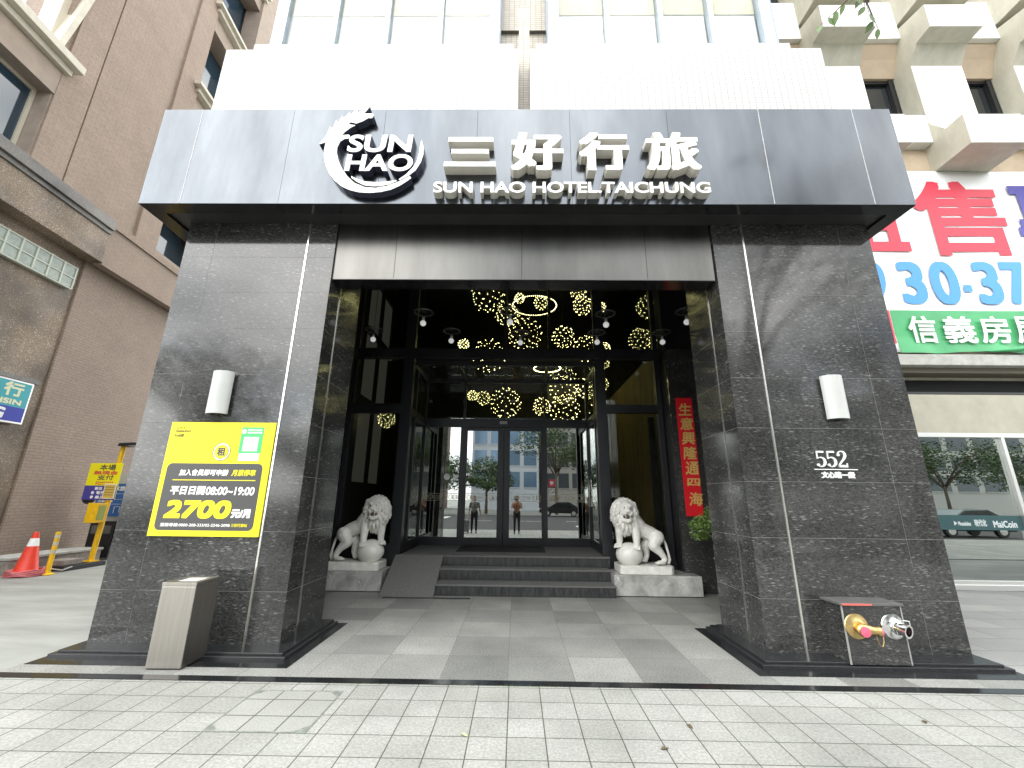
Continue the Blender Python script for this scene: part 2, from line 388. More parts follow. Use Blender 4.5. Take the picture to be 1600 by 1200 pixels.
def marble_mat():
    m = M('grey veined marble', (.30, .30, .285), .16, var=.0)
    nt = m.node_tree; n = nt.nodes; l = nt.links; b = n['Principled BSDF']
    tc = n.new('ShaderNodeTexCoord'); nz = n.new('ShaderNodeTexNoise'); nz.inputs['Scale'].default_value = 2.2; nz.inputs['Detail'].default_value = 8
    l.new(tc.outputs['Object'], nz.inputs['Vector'])
    va = n.new('ShaderNodeVectorMath'); va.operation = 'MULTIPLY_ADD'; va.inputs[1].default_value = (.5, .5, .5); l.new(nz.outputs['Color'], va.inputs[0]); l.new(tc.outputs['Object'], va.inputs[2])
    vo = n.new('ShaderNodeTexVoronoi'); vo.feature = 'DISTANCE_TO_EDGE'; vo.inputs['Scale'].default_value = 4.5; l.new(va.outputs[0], vo.inputs['Vector'])
    cr = n.new('ShaderNodeValToRGB'); cr.color_ramp.elements[0].position = 0; cr.color_ramp.elements[0].color = (.72, .72, .70, 1); cr.color_ramp.elements[1].position = .035; cr.color_ramp.elements[1].color = (0, 0, 0, 1)
    l.new(vo.outputs[0], cr.inputs[0])
    n2 = n.new('ShaderNodeTexNoise'); n2.inputs['Scale'].default_value = 5; n2.inputs['Detail'].default_value = 9; l.new(va.outputs[0], n2.inputs['Vector'])
    c2 = n.new('ShaderNodeValToRGB'); c2.color_ramp.elements[0].position = .3; c2.color_ramp.elements[0].color = (.26, .26, .245, 1); c2.color_ramp.elements[1].position = .7; c2.color_ramp.elements[1].color = (.52, .52, .49, 1); l.new(n2.outputs[0], c2.inputs[0])
    n3 = n.new('ShaderNodeTexNoise'); n3.inputs['Scale'].default_value = 3; l.new(tc.outputs['Object'], n3.inputs['Vector'])
    c3 = n.new('ShaderNodeValToRGB'); c3.color_ramp.elements[0].position = .48; c3.color_ramp.elements[1].position = .6; l.new(n3.outputs[0], c3.inputs[0])
    m2 = n.new('ShaderNodeMix'); m2.data_type = 'RGBA'; m2.blend_type = 'MULTIPLY'; m2.inputs[0].default_value = 1; l.new(cr.outputs[0], m2.inputs[6]); l.new(c3.outputs[0], m2.inputs[7])
    mx = n.new('ShaderNodeMix'); mx.data_type = 'RGBA'; mx.blend_type = 'LIGHTEN'; mx.inputs[0].default_value = 1; l.new(c2.outputs[0], mx.inputs[6]); l.new(m2.outputs[2], mx.inputs[7]); l.new(mx.outputs[2], b.inputs['Base Color'])
    return m
marble = marble_mat()
stone_white = M('white carved stone', (.74, .73, .68), .5, var=.14, vs=9, bump=.12, bs=45)
tan_brick = brick_mat('brown facing brick', (.33, .252, .2), (.365, .28, .222), (.285, .22, .175), .23, .07, .012, .5, plane='wall', rough=.75, speck=.18, speck_scale=14, patch=.12)
tan_plain = M('brown rendered reveal', (.35, .285, .235), .8, var=.12)
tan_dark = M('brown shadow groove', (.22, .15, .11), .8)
brown_granite = granite_mat('brown flecked granite', (.13, .098, .072), (.5, .41, .32), share=.6, scale=(22, 22, 34), rough=.5, base2=(.34, .265, .19))
grey_granite = granite_mat('grey granite ledge', (.11, .10, .09), (.3, .28, .25), share=.4, scale=(40, 40, 40), rough=.4, base2=(.2, .19, .175))
cream_sill = M('cream stone sill', (.60, .56, .47), .6, var=.1)
blue_glass = M('blue window glass', (.02, .045, .07), .04, 0, spec=1.0)
win_cream = M('cream window frame', (.6, .55, .45), .5)
glass_block = M('glass block', (.32, .36, .3), .12, var=.2, vs=6)
precast = M('precast concrete', (.47, .45, .37), .8, var=.14, vs=3, bump=.08, bs=30, stretch=(1, 1, .35))
precast_lit = M('overexposed white precast', (.80, .80, .77), .7, var=.04, vs=2)  # glare of daylight put into the colour of street-facing precast
precast_tan = M('tan precast panel', (.5, .40, .29), .8, var=.1, vs=3)
dark_window = M('dark window', (.02, .024, .026), .05, spec=.8)
beige_panel = M('beige shopfront panel', (.36, .34, .27), .55, var=.1, vs=3)
grey_ledge = M('grey concrete ledge', (.40, .40, .37), .85, var=.2, vs=6)
void_black = M('black recess', (.006, .006, .007), .8)
white_metal = M('white painted metal', (.45, .46, .445), .4, var=.05)
alu = M('aluminium', (.62, .62, .60), .35, .9)
yellow_ink = M('yellow print', (.86, .74, .008), .45)
grey_ink = M('dark grey print', (.055, .055, .055), .45)
white_ink = M('white print', (.82, .82, .80), .45)
green_ink = M('green print', (.06, .48, .14), .45)
red_ink = M('red print', (.62, .03, .06), .5)
indigo_ink = M('indigo print', (.06, .05, .27), .5)
sky_ink = M('blue print', (.06, .28, .68), .5)
banner_green = M('banner green', (.05, .33, .12), .4, var=.12, vs=2)
banner_white = M('banner vinyl', (.80, .81, .80), .45, var=.05, vs=1.5)
teal_ink = M('teal print', (.03, .35, .40), .45)
blue_ink = M('deep blue print', (.015, .03, .36), .45)
gold_ink = M('gold ink', (.72, .52, .16), .4, .2)
couplet_red = M('red couplet paper', (.66, .01, .018), .5, var=.06)
yellow_paint = M('yellow paint', (.80, .47, .008), .45, var=.12, vs=10)
cone_red = M('red cone plastic', (.72, .05, .025), .45, var=.1)
cone_white = M('white cone band', (.8, .8, .78), .5)
rope_pink = M('faded red rope', (.55, .16, .17), .8, var=.2, vs=20)
dark_plastic = M('dark plastic', (.015, .015, .017), .45)
grey_paint = M('light grey paint', (.45, .46, .46), .5)
cable_m = M('grey cable', (.45, .45, .43), .6)
kerb_stone = M('kerb granite', (.26, .23, .2), .75, var=.25, vs=14)
bin_steel = brushed_mat('brushed bin steel', (.36, .34, .31), .38, 1.0, (40, 40, 1.2), .1)
brass = M('aged brass', (.62, .45, .2), .32, 1.0, var=.2, vs=20)
chrome = M('chrome', (.78, .78, .77), .14, 1.0)
pink_cap = M('pink inlet cap', (.8, .12, .2), .4)
leaf_m = M('leaf', (.065, .115, .025), .55, var=.5, vs=1.2)
leaf_dark = M('street tree leaf', (.05, .085, .022), .55, var=.5, vs=.8)
bark = M('bark', (.12, .09, .065), .9, var=.3, vs=6, bump=.5, bs=30)
pot_white = M('white glazed pot', (.75, .75, .72), .2)
timber = M('lobby timber', (.34, .27, .12), .6, c2=(.10, .075, .03), vs=2.2, stretch=(6, 6, .5))
lobby_dark = M('dark lobby wall', (.014, .014, .015), .4)
lobby_floor = M('lobby floor', (.03, .03, .032), .15)
wire_gold = M('dark wire', (.045, .036, .014), .6)
bulb_white = M('white glass bulb', (.75, .75, .74), .12, emit=(1, 1, .98), es=.12)
def fairy_mat():
    m = bpy.data.materials.new('fairy light'); m.use_nodes = True; n = m.node_tree.nodes
    b = n['Principled BSDF']; b.inputs['Base Color'].default_value = (.8, .7, .3, 1)
    b.inputs['Emission Color'].default_value = (1, .92, .40, 1); b.inputs['Emission Strength'].default_value = 4.2
    return m
fairy = fairy_mat()

# ------------------------------------------------------------------ ground
struct(MB().quad((-300,-300,-.17),(300,-300,-.17),(300,300,-.17),(-300,300,-.17)).build('ground', concrete))
struct(MB().quad((-90,-27,-.166),(90,-27,-.166),(90,-2.9,-.166),(-90,-2.9,-.166)).build('road', asphalt))
struct(MB().box(-60,60,-2.75,4.258,-.165,0).build('sidewalk', paver_m))
struct(MB().box(-60,60,-2.9,-2.752,-.165,-.005).build('kerb', kerb_stone))
struct(MB().box(-4.78,4.93,4.368,10.2,-.165,0).build('forecourt', tile_m))
struct(MB().box(-40,-4.784,4.368,40,-.165,-.006).build('driveway', concrete))
pav_r = brick_mat('side pavement tile', (.20,.204,.2), (.30,.30,.285), (.15,.15,.14), 1.2, .45, .008, .5, (0,0,0), 'xy', .7, .25, 90, .1, .15)
struct(MB().box(4.934,40,4.368,40,-.165,-.004).build('pavement', pav_r))
struct(MB().box(-40,40,4.26,4.366,-.165,.004).build('edging_strip', black_strip))
def crossing():
    mb = MB()
    for k in range(9): mb.box(4+k*1.0, 4.5+k*1.0, -9.5, -6.2, -.166, -.161)
    for k in range(9): mb.box(-14+k*.9, -13.5+k*.9, -22, -18.5, -.166, -.161)
    for k in range(12): mb.box(-24+k*4, -22+k*4, -15.1, -14.95, -.166, -.161)
    mb.box(-20, 3, -5.0, -4.8, -.166, -.161)
    struct(mb.build('road_markings', road_paint))
crossing()
# recessed access cover in the sidewalk
def access_cover():
    e = empty('access_cover', 'square paved access cover with thin metal rim set in the sidewalk', 'access cover', (-1.83, 3.77, 0))
    x0, x1, y0, y1 = -.37, .37, -.33, .33
    fr = MB()
    t = .014
    fr.box(x0,x1,y0,y0+t,-.02,.003); fr.box(x0,x1,y1-t,y1,-.02,.003); fr.box(x0,x0+t,y0+t,y1-t,-.02,.003); fr.box(x1-t,x1,y0+t,y1-t,-.02,.003)
    for sx, sy in ((-1,-1),(1,-1),(-1,1),(1,1)):
        cx, cy = (x1-t)*sx*.999, (y1-t)*sy*.999
        fr.prism([(cx,cy),(cx-.09*sx,cy),(cx,cy-.09*sy)], .0005, .0028, 'z')
    fr.build('rim', M('weathered zinc rim', (.26,.28,.25), .6, .4, var=.3, vs=20), e)
    inn = brick_mat('cover paver', (.315,.32,.29), (.365,.365,.34), (.075,.08,.06), .266, .262, .006, 0.0, (.13,.1,0), 'xy', .75, .32, 75, .3, .14)
    MB().box(x0+t,x1-t,y0+t,y1-t,-.02,.0012).build('paved_infill', inn, e)
access_cover()

# ------------------------------------------------------------------ hotel
hotel = empty('hotel_building', 'hotel with black granite portal, steel fascia and white tiled upper storeys', 'hotel', (0, 5.05, 0))
hotel.location = (0, 0, 0)
COURSES = [0.05, .57, 1.20, 1.822, 2.455, 3.086, 3.714, 4.233, 4.769, 5.313]
def pillar(x0, x1, inner):
    g = .0019
    mb = MB()
    xs = [x0, x0+.41, x1-.386, x1] if inner > 0 else [x0, x0+.415, x1-.415, x1]
    sx = xs[2] if inner > 0 else xs[1]
    for i in range(len(COURSES)-1):
        z0, z1 = COURSES[i]+g, COURSES[i+1]-g
        for j in range(3):
            a = xs[j]+(g if j else 0); b = xs[j+1]-(g if j < 2 else 0)
            if abs(xs[j]-sx) < 1e-6: a = xs[j]+.014
            if abs(xs[j+1]-sx) < 1e-6: b = xs[j+1]-.014
            # front and rear slabs, mitred short of the side slabs
            mb.box(a, b, 5.05, 5.051, z0, z1)
        xi = x1 if inner > 0 else x0
        mb.box(xi-.001*inner, xi, 5.054, 5.376, z0, z1); mb.box(xi-.001*inner, xi, 5.404, 6.07, z0, z1)
        xo = x0 if inner > 0 else x1
        mb.box(xo, xo+.001*inner, 5.054, 6.07, z0, z1)
    p = mb.build('pillar', granite, hotel)
    MB().box(x0+.0015, x1-.0015, 5.0515, 6.066, 0, 5.308).build('glint_grout_core', grout, p)
    MB().box(sx-.0105, sx+.0105, 5.042, 5.0715, .05, 5.312).build('steel_strip', steel, p)
    xi = x1 if inner > 0 else x0
    MB().box(xi-.018*inner, xi+.008*inner, 5.379, 5.401, .05, 5.9).build('steel_strip', steel, p)
    # stepped plinth
    st = MB()
    a, b = (x0-.1, x1+.22) if inner > 0 else (x0-.22, x1+.1)
    st.box(a, b, 4.75, 6.06, .0, .03); st.box(a+.05, b-.05, 4.80, 6.05, .03, .052)
    st.build('plinth_step', M('plinth granite', (.02,.021,.022), .22, var=.3, vs=25), p, bevel=.004)
    a, b = (x0-.12, x1+.345) if inner > 0 else (x0-.36, x1+.12)
    MB().box(a, b, 4.565, 6.07, .0, .004).build('floor_band', black_strip, p)
    return p
pillar(-4.64, -2.54, 1)
pillar(2.675, 4.82, -1)
# upper part of the pillars' inner returns, above the lintel soffit
MB().box(-2.56,-2.54,5.404,6.07,5.32,6.3).build('return_slab', granite, hotel); MB().box(2.66,2.68,5.404,6.07,5.32,6.3).build('return_slab', granite, hotel)

def canopy():
    xs = [-4.993, -4.445, -3.149, -1.861, -0.576, 0.695, 2.03, 3.295, 4.576, 5.097]
    yf, z0, z1 = 4.6, 5.282, 6.832
    mb = MB()
    for i in range(9):
        mb.box(xs[i]+.002, xs[i+1]-.002, yf, yf+.008, z0, z1)
    mb.box(xs[0], xs[0]+.008, yf+.01, 6.5, z0, z1); mb.box(xs[-1]-.008, xs[-1], yf+.01, 6.5, z0, z1)
    fa = mb.build('canopy_fascia', fascia_m, hotel)
    for i in range(9): MB().box(xs[i]+.002, xs[i+1]-.002, yf+.01, yf+.20, z0-.002, z0+.004).build('front_lip', soffit_gloss, fa)
    MB().box(xs[0]+.012, xs[-1]-.012, yf+.012, yf+.20, z0+.008, z1-.006).build('canopy_core', soffit_m, hotel)
    for x in (xs[1], xs[7], xs[8]): MB().box(x-.004, x+.004, yf-.0025, yf+.0025, z0+.01, z1-.005).build('joint_sealant', M('pale sealant', (.5,.5,.49), .6), fa)
    MB().box(xs[0], xs[0]+.2, yf+.202, 6.5, z0-.002, z0+.03).build('side_lip', soffit_gloss, hotel); MB().box(xs[-1]-.2, xs[-1], yf+.202, 6.5, z0-.002, z0+.03).build('side_lip', soffit_gloss, hotel)
    MB().box(xs[0]+.2, xs[-1]-.2, yf+.202, 6.3, 5.315, 5.38).build('canopy_soffit', soffit_m, hotel)
    MB().box(xs[0]+.02, xs[-1]-.02, yf+.202, 6.4, 6.7, 6.82).build('canopy_roof', soffit_m, hotel)
    MB().box(xs[0]+.01, xs[0]+.17, yf+.202, 6.4, 5.32, 6.69).build('canopy_cheek', soffit_m, hotel); MB().box(xs[-1]-.17, xs[-1]-.01, yf+.202, 6.4, 5.32, 6.69).build('canopy_cheek', soffit_m, hotel)
canopy()
lt = MB().box(-2.535, 2.655, 5.08, 5.35, 4.46, 5.312).build('lintel', lintel_m, hotel)
MB().box(.045,.052,5.0785,5.0805,4.47,5.3).box(-1.7,-1.695,5.0785,5.0805,4.47,5.3).box(1.75,1.755,5.0785,5.0805,4.47,5.3).build('lintel_joint', void_black, lt)
MB().box(-2.535, 2.655, 5.082, 5.345, 4.452, 4.458).build('lintel_underside', soffit_gloss, lt)

def upper_storeys():
    mb = MB()
    # tiled aprons either side of the middle slot, each with a stepped crown
    mb.box(-4.9, -.02, 5.2, 5.6, 6.4, 8.78); mb.box(-4.5, -.10, 5.26, 5.6, 8.78, 8.98)
    mb.box(.168, 4.94, 5.2, 5.6, 6.4, 8.78); mb.box(.27, 4.5, 5.26, 5.6, 8.78, 8.98)
    mb.build('tiled_apron', white_tile, hotel)
    MB().box(-.018, .166, 5.5, 5.6, 6.4, 10.2).build('slot_back', beige_tile, hotel)
    MB().box(-.02, .168, 5.35, 5.49, 6.4, 7.35).build('slot_upstand', beige_tile, hotel)
    MB().box(-.377, .52, 6.05, 6.2, 8.98, 18).box(-.377, .52, 5.99, 6.045, 10.35, 11.4).build('recess_wall', beige_tile, hotel)
    MB().box(-4.6, 4.7, 6.3, 7.2, 9.0, 18).build('upper_wall', beige_tile, hotel)
    MB().box(-4.85, 4.9, 5.62, 6.9, 8.5, 8.6).build('floor_slab', soffit_m, hotel)
    def band(xs, wids):
        po = MB()
        for k, x in enumerate(xs):
            wd = wids[k]
            po.box(x-wd/2, x+wd/2, 5.64, 5.76, 8.985, 13)
        b = po.build('window_band', blue_steel, hotel)
        for k in range(len(xs)-1):
            a, c = xs[k]+wids[k]/2, xs[k+1]-wids[k+1]/2
            MB().box(a, c, 5.70, 5.706, 8.985, 13).build('pane', win_glass, b)
            MB().box(a+.005, c-.005, 5.80, 5.81, 8.985, 10.43).build('sky_white_blind', white_panel, b)  # blind whitened to stand in for bright sky reflected in the pane
            MB().box(a+.005, c-.005, 5.78, 5.79, 10.435, 13).build('cream_blind', cream_blind, b)
    band([-4.435, -3.422, -2.455, -1.467, -.47], [.2, .09, .09, .09, .19])
    band([.615, 1.603, 2.588, 3.512, 4.518], [.19, .09, .09, .09, .21])
    MB().box(-4.53, -.377, 5.62, 6.0, 13, 18).box(.52, 4.62, 5.62, 6.0, 13, 18).build('upper_cladding', white_tile, hotel)
    MB().box(-4.55,-4.535,5.64,6.9,8.985,18).box(4.63,4.645,5.64,6.9,8.985,18).box(-.375,-.36,5.77,6.05,8.985,18).box(.5,.518,5.77,6.05,8.985,18).build('side_cladding', blue_steel, hotel)
upper_storeys()

# ---- porch and glass front
def beam(mb, x0, x1, y0, y1, z0, z1): mb.box(x0, x1, y0, y1, z0, z1)
FY, DY, PH = 8.55, 10.15, .55
def glass_front():
    fr = MB()
    top = 6.35
    zA, zB = 4.516, 4.736        # main transom
    fr.box(-3.46, 3.3, FY-.02, FY+.13, zA, zB)
    fr.box(-3.46, 3.3, FY-.02, FY+.13, 6.2, top)
    for a, b in ((-3.56, -3.46), (-2.455, -2.232), (1.659, 1.867), (2.93, 3.03)):
        fr.box(a, b, FY, FY+.16, .0, zA); fr.box(a, b, FY, FY+.12, zB, 6.2)
    for x in (-.271, .694): fr.box(x-.03, x+.03, FY, FY+.1, zB, 6.2)
    fr.box(-3.46, -2.455, FY, FY+.12, 3.3, 3.5); fr.box(1.867, 2.93, FY, FY+.12, 3.34, 3.515)
    fr.box(-3.46, -2.455, FY, FY+.12, 0, .72); fr.box(1.867, 2.93, FY, FY+.12, 0, .72)
    f = fr.build('glass_front', black_frame, hotel, bevel=.003)
    ys = FY+.06
    for (a, b, z0, z1) in ((-3.46,-2.455,.72,3.3),(-3.46,-2.455,3.5,zA),(1.867,2.93,.72,3.34),(1.867,2.93,3.515,zA)):
        MB().box(a, b, ys, ys+.008, z0, z1).build('pane', front_glass, f)
    for a, b in ((-3.46,-2.455),(-2.232,-.301),(-.241,.664),(.724,1.659),(1.867,2.93)):
        MB().box(a, b, ys, ys+.008, zB, 6.2).build('pane', front_glass, f)
    # slim inner frames of the side bays
    s = MB()
    for a in (2.789,): s.box(a, a+.127, FY+.25, FY+.31, .56, 3.3)
    s.build('inner_frame', black_frame, f)
    # vestibule behind the opening
    v = MB()
    v.box(-2.36, -2.24, DY-.02, DY+.1, PH, 4.5); v.box(1.694, 1.79, DY-.02, DY+.1, PH, 4.5)
    v.box(-2.24, 1.694, DY-.03, DY+.11, 3.272, 3.479)              # header
    v.box(-2.24, 1.694, DY-.02, DY+.08, 4.40, 4.5)
    for a, b in ((-1.372, -1.235), (.619, .725)): v.box(a, b, DY-.02, DY+.08, PH, 3.272)
    for a, b in ((-1.33, -1.27), (.655, .70), (-.32,-.28)): v.box(a, b, DY-.01, DY+.06, 3.479, 4.40)
    v.box(-2.24, -1.372, DY-.015, DY+.07, PH, .73); v.box(.725, 1.694, DY-.015, DY+.07, PH, .73)
    # side walls
    for x in (-2.32, 1.70):
        v.box(x, x+.08, FY+.17, DY-.03, PH, .73); v.box(x, x+.08, FY+.17, DY-.03, 3.3, 3.45); v.box(x, x+.08, FY+.17, DY-.03, 4.38, 4.46)
        v.box(x, x+.08, 9.05, 9.13, .73, 4.38)
    v.box(-2.32, 1.78, FY+.14, FY+.2, 4.40, 4.5)
    for x in (-1.3, .68): v.box(x-.03, x+.03, FY+.2, DY-.03, 4.42, 4.5)
    vv = v.build('vestibule', black_frame, hotel, bevel=.003)
    for a, b in ((-2.24,-1.372),(.725,1.694)):
        MB().box(a, b, DY+.02, DY+.028, .73, 3.272).build('pane', door_glass, vv)
    for a, b in ((-2.24,-1.33),(-1.27,-.32),(-.28,.655),(.70,1.694)):
        MB().box(a, b, DY+.02, DY+.028, 3.479, 4.40).build('pane', front_glass, vv)
    for x in (-2.285, 1.735):
        MB().box(x, x+.008, 9.13, DY-.03, .73, 3.3).build('pane', front_glass, vv)
        MB().box(x, x+.008, FY+.17, 9.05, .73, 3.3).build('pane', front_glass, vv)
        MB().box(x, x+.008, FY+.17, DY-.03, 3.45, 4.38).build('pane', front_glass, vv)
    MB().box(-2.3, 1.76, FY+.2, DY-.03, 4.455, 4.463).build('glass_roof', win_glass, vv)
    # sliding doors
    for x0, x1, st in ((-1.232, -.316, 1), (-.308, .616, 0)):
        d = MB(); y0 = DY-.05
        d.box(x0, x0+(.035 if st else .14), y0, y0+.05, PH+.01, 3.26); d.box(x1-(.14 if st else .035), x1, y0, y0+.05, PH+.01, 3.26)
        d.box(x0+.036, x1-.036, y0+.001, y0+.049, PH+.01, .73); d.box(x0+.036, x1-.036, y0+.001, y0+.049, 3.18, 3.26)
        dd = d.build('entrance_door', black_frame, hotel, bevel=.003)
        MB().box(x0+.03, x1-.03, y0+.022, y0+.03, .72, 3.19).build('pane', door_glass, dd)
    # frosted ornament band with writing across doors and side lights
    bm_, ln = MB(), MB()
    for a, b, y in ((-2.2,-1.40,DY+.018),(-1.19,-.46,DY-.0305),(-.16,.57,DY-.0305),(.76,1.66,DY+.018)):
        wd = b-a
        lettering(bm_, '三好行旅', a+wd*.36, a+wd*.66, 1.57, 1.66, y)
        for z in (1.534, 1.694): bm_.box(a, b, y, y+.0015, z-.005, z+.005)
        for k in (0.05, .17, .76, .88):
            cx = a+wd*k+.04
            bm_.tube([(cx+.05*math.cos(t*math.pi/6), y, 1.614+.05*math.sin(t*math.pi/6)) for t in range(13)], .006, 4)
            bm_.tube([(cx+.05+.03*math.cos(t*math.pi/4), y, 1.614+.03*math.sin(t*math.pi/4)) for t in range(9)], .005, 4)
    bm_.build('ornament_band', M('frosted gold film', (.42,.37,.24), .5), vv)
    # side door with tall handles in the right-hand vestibule wall
    h = MB()
    for y in (9.42, 9.70):
        h.tube([(1.695, y, 1.44), (1.64, y, 1.44), (1.64, y, 2.02), (1.695, y, 2.02)], .014, 8)
    h.build('door_handle', chrome, vv, smooth='auto')
    MB().box(-.424, -.24, DY-.055, DY-.03, 3.35, 3.42).build('sensor_plate', white_metal, vv)
    # stickers
    s = MB(); s.lathe([(.075, 0), (.075, .002)], (-1.665, DY+.016, 2.08), 24, (0, 1, 0)); s.build('round_sticker', white_ink, vv)
    hp = [(.075*16*math.sin(t)**3/16, .0047*(13*math.cos(t)-5*math.cos(2*t)-2*math.cos(3*t)-math.cos(4*t))) for t in [k*math.pi/14 for k in range(28)]]
    MB().prism([(-1.451+a, 2.085+b) for a, b in hp], DY+.016, DY+.018).build('heart_sticker', white_ink, vv)
    MB().box(.76,.90,DY+.014,DY+.0175,1.87,2.04).build('red_sticker', red_ink, vv)
    MB().prism([(.79,2.0),(.87,2.0),(.87,1.94),(.83,1.905),(.79,1.94)], DY+.0115, DY+.0135).build('shield_mark', white_ink, vv)
    ns = MB().box(.765,.895,DY+.014,DY+.0175,1.69,1.84).build('no_smoking_sticker', white_ink, vv)
    c = MB(); c.tube([(.83+.05*math.cos(t*math.pi/10), DY+.012, 1.775+.05*math.sin(t*math.pi/10)) for t in range(21)], .007, 4, False)
    c.tube([(.795, DY+.012, 1.81),(.865, DY+.012, 1.74)], .006, 4); c.build('crossed_circle', grey_ink, ns)
glass_front()
def porch_shell():
    MB().box(-4.6, 4.78, 5.37, FY+.1, 6.36, 6.5).build('porch_ceiling', black_ceiling, hotel)
    MB().box(-4.6, -3.62, 6.08, 6.2, 0, 6.36).box(-4.6,-3.62,FY,FY+.15,0,6.36).build('porch_left_wall', lobby_dark, hotel)
    MB().box(-3.7, -3.6, 6.21, FY-.01, 0, 6.36).build('porch_return', lobby_dark, hotel)
    g = MB()
    for i, (z0, z1) in enumerate(((0,1.2),(1.2,2.45),(2.45,3.58),(3.58,4.61))): g.box(3.05, 4.7, 8.15, 8.25, z0+.002, z1-.002)
    g.build('granite_panel', granite, hotel, bevel=.0015)
    MB().box(3.05, 4.7, 8.26, 8.6, 0, 6.36).build('panel_backing', lobby_dark, hotel)
    MB().box(4.6, 4.75, 6.1, 8.1, 0, 6.36).build('porch_right_wall', lobby_dark, hotel)
    MB().box(2.66, 4.6, 6.08, 6.2, 0, .02).build('threshold', black_strip, hotel)
porch_shell()
def lobby():
    MB().quad((-4.6,FY+.17,.45),(4.7,FY+.17,.45),(4.7,16,.45),(-4.6,16,.45)).build('lobby_floor', lobby_floor, hotel)
    MB().box(-4.6,4.7,15.5,15.6,.45,9).build('lobby_rear_wall', lobby_dark, hotel)
    MB().box(-4.6,4.7,FY+.14,15.6,9,9.1).build('lobby_ceiling', black_ceiling, hotel)
    MB().box(-4.6,4.7,FY+.02,FY+.12,6.36,9).build('upper_spandrel', lobby_dark, hotel)
    # left wall with windows; opaque panes glow faintly in place of daylight
    mb = MB(); x0, x1 = -4.62, -4.5
    ys = [8.7, 11.6, 12.7, 12.9, 13.9, 15.5]; zs = [.4, 2.0, 4.2, 4.45, 6.4, 6.6, 8.2, 9]
    for i in range(5):
        for j in range(7):
            if i in (1, 3) and j in (1, 3, 5): continue
            mb.box(x0, x1, ys[i], ys[i+1], zs[j], zs[j+1])
    wl = mb.build('lobby_window_wall', lobby_dark, hotel)
    pm = M('glowing lobby pane', (.06,.06,.055), .3, emit=(.95,.93,.8), es=.012)  # glow stands in for daylight behind the panes
    for i in (1, 3):
        for j in (1, 3, 5):
            MB().box(-4.59,-4.57,ys[i],ys[i+1],zs[j],zs[j+1]).build('pane', pm, wl)
    MB().box(4.55,4.7,FY+.2,15.5,.4,9).build('lobby_right_wall', lobby_dark, hotel)
    MB().box(3.0,3.08,8.9,13.5,.45,4.75).build('timber_screen', timber, hotel)
    # reception desk and a pale picture deep in the lobby
    MB().box(-2.6,2.4,14.2,14.8,.45,1.6).build('reception_desk', M('dark stone desk',(.05,.048,.045),.2), hotel)
    MB().box(1.0,1.9,13.4,13.46,4.6,5.3).build('hanging_panel', M('dim lobby panel',(.12,.12,.1),.5), hotel)
lobby()
def steps():
    mb = MB(); tp = MB()
    L = -1.37
    for k, (y, z, xr) in enumerate(((7.7,.181,1.69),(8.1,.37,1.70),(8.42,.551,1.76))):
        xl = L+.0*k
        y2 = (8.1, 8.42, DY+.2)[k]
        mb.box(xl, xr, y+.012, y2+.011, 0 if k == 0 else (.181,.37)[k-1], z-.025)
        tp.box(xl, xr+.01, y, y2+.012 if k < 2 else DY+.2, z-.0245, z)
    tp.box(-2.21, L-.001, 8.45, DY+.2, .5265, .551)
    s = mb.build('entrance_steps', step_face, hotel, bevel=.003)
    tp.build('tread', step_top, s, bevel=.004)
    MB().prism([(7.58,.002),(8.449,.55),(8.449,0)], -2.28, L-.004, 'x').build('ramp', step_top, hotel, bevel=.003)
    MB().box(-2.2, -.75, 7.5, 7.578, 0, .006).build('ramp_edge', black_strip, hotel)
steps()
tag(MB().box(-1.22,.60,9.0,10.05,.551,.563).build('door_mat', M('charcoal door mat',(.02,.02,.02),.95,bump=.5,bs=300), bevel=.003), 'charcoal mat lying on the landing before the glass doors', 'door mat')

# ------------------------------------------------------------------ hotel sign
MAIN = [(-2.051,6.761),(-2.202,6.658),(-2.22,6.725),(-2.303,6.62),(-2.324,6.659),(-2.39,6.558),(-2.413,6.605),(-2.454,6.481),(-2.485,6.532),(-2.517,6.389),(-2.556,6.42),(-2.588,6.275),(-2.667,6.126),(-2.58,6.163),(-2.589,6.022),(-2.568,5.89),(-2.53,5.775),(-2.473,5.66),(-2.389,5.548),(-2.283,5.457),(-2.171,5.401),(-2.051,5.369),(-1.909,5.36),(-1.771,5.375),(-1.645,5.41),(-1.534,5.472),(-1.445,5.542),(-1.396,5.591),(-1.416,5.617),(-1.55,5.532),(-1.708,5.461),(-1.847,5.434),(-1.988,5.448),(-2.125,5.51),(-2.231,5.616),(-2.317,5.739),(-2.377,5.862),(-2.415,5.993),(-2.418,6.082),(-2.392,6.17),(-2.337,6.216),(-2.277,6.223),(-2.266,6.26),(-2.289,6.283),(-2.38,6.275),(-2.35,6.329),(-2.284,6.396),(-2.215,6.443),(-2.316,6.458),(-2.283,6.496),(-2.207,6.473),(-2.125,6.512),(-2.056,6.565),(-2.006,6.565),(-1.983,6.605),(-2.002,6.643),(-2.063,6.64),(-2.119,6.644)]
BLADE = [(-2.184,5.619),(-2.108,5.577),(-1.998,5.534),(-1.855,5.521),(-1.715,5.528),(-1.593,5.555),(-1.58,5.542),(-1.676,5.49),(-1.779,5.465),(-1.872,5.46),(-1.991,5.474),(-2.091,5.527),(-2.168,5.586)]
ARC = [(-1.307,6.185),(-1.295,6.185),(-1.268,6.082),(-1.262,5.964),(-1.289,5.833),(-1.351,5.704),(-1.44,5.619),(-1.547,5.555),(-1.553,5.57),(-1.465,5.647),(-1.39,5.748),(-1.339,5.862),(-1.318,5.993),(-1.316,6.096)]
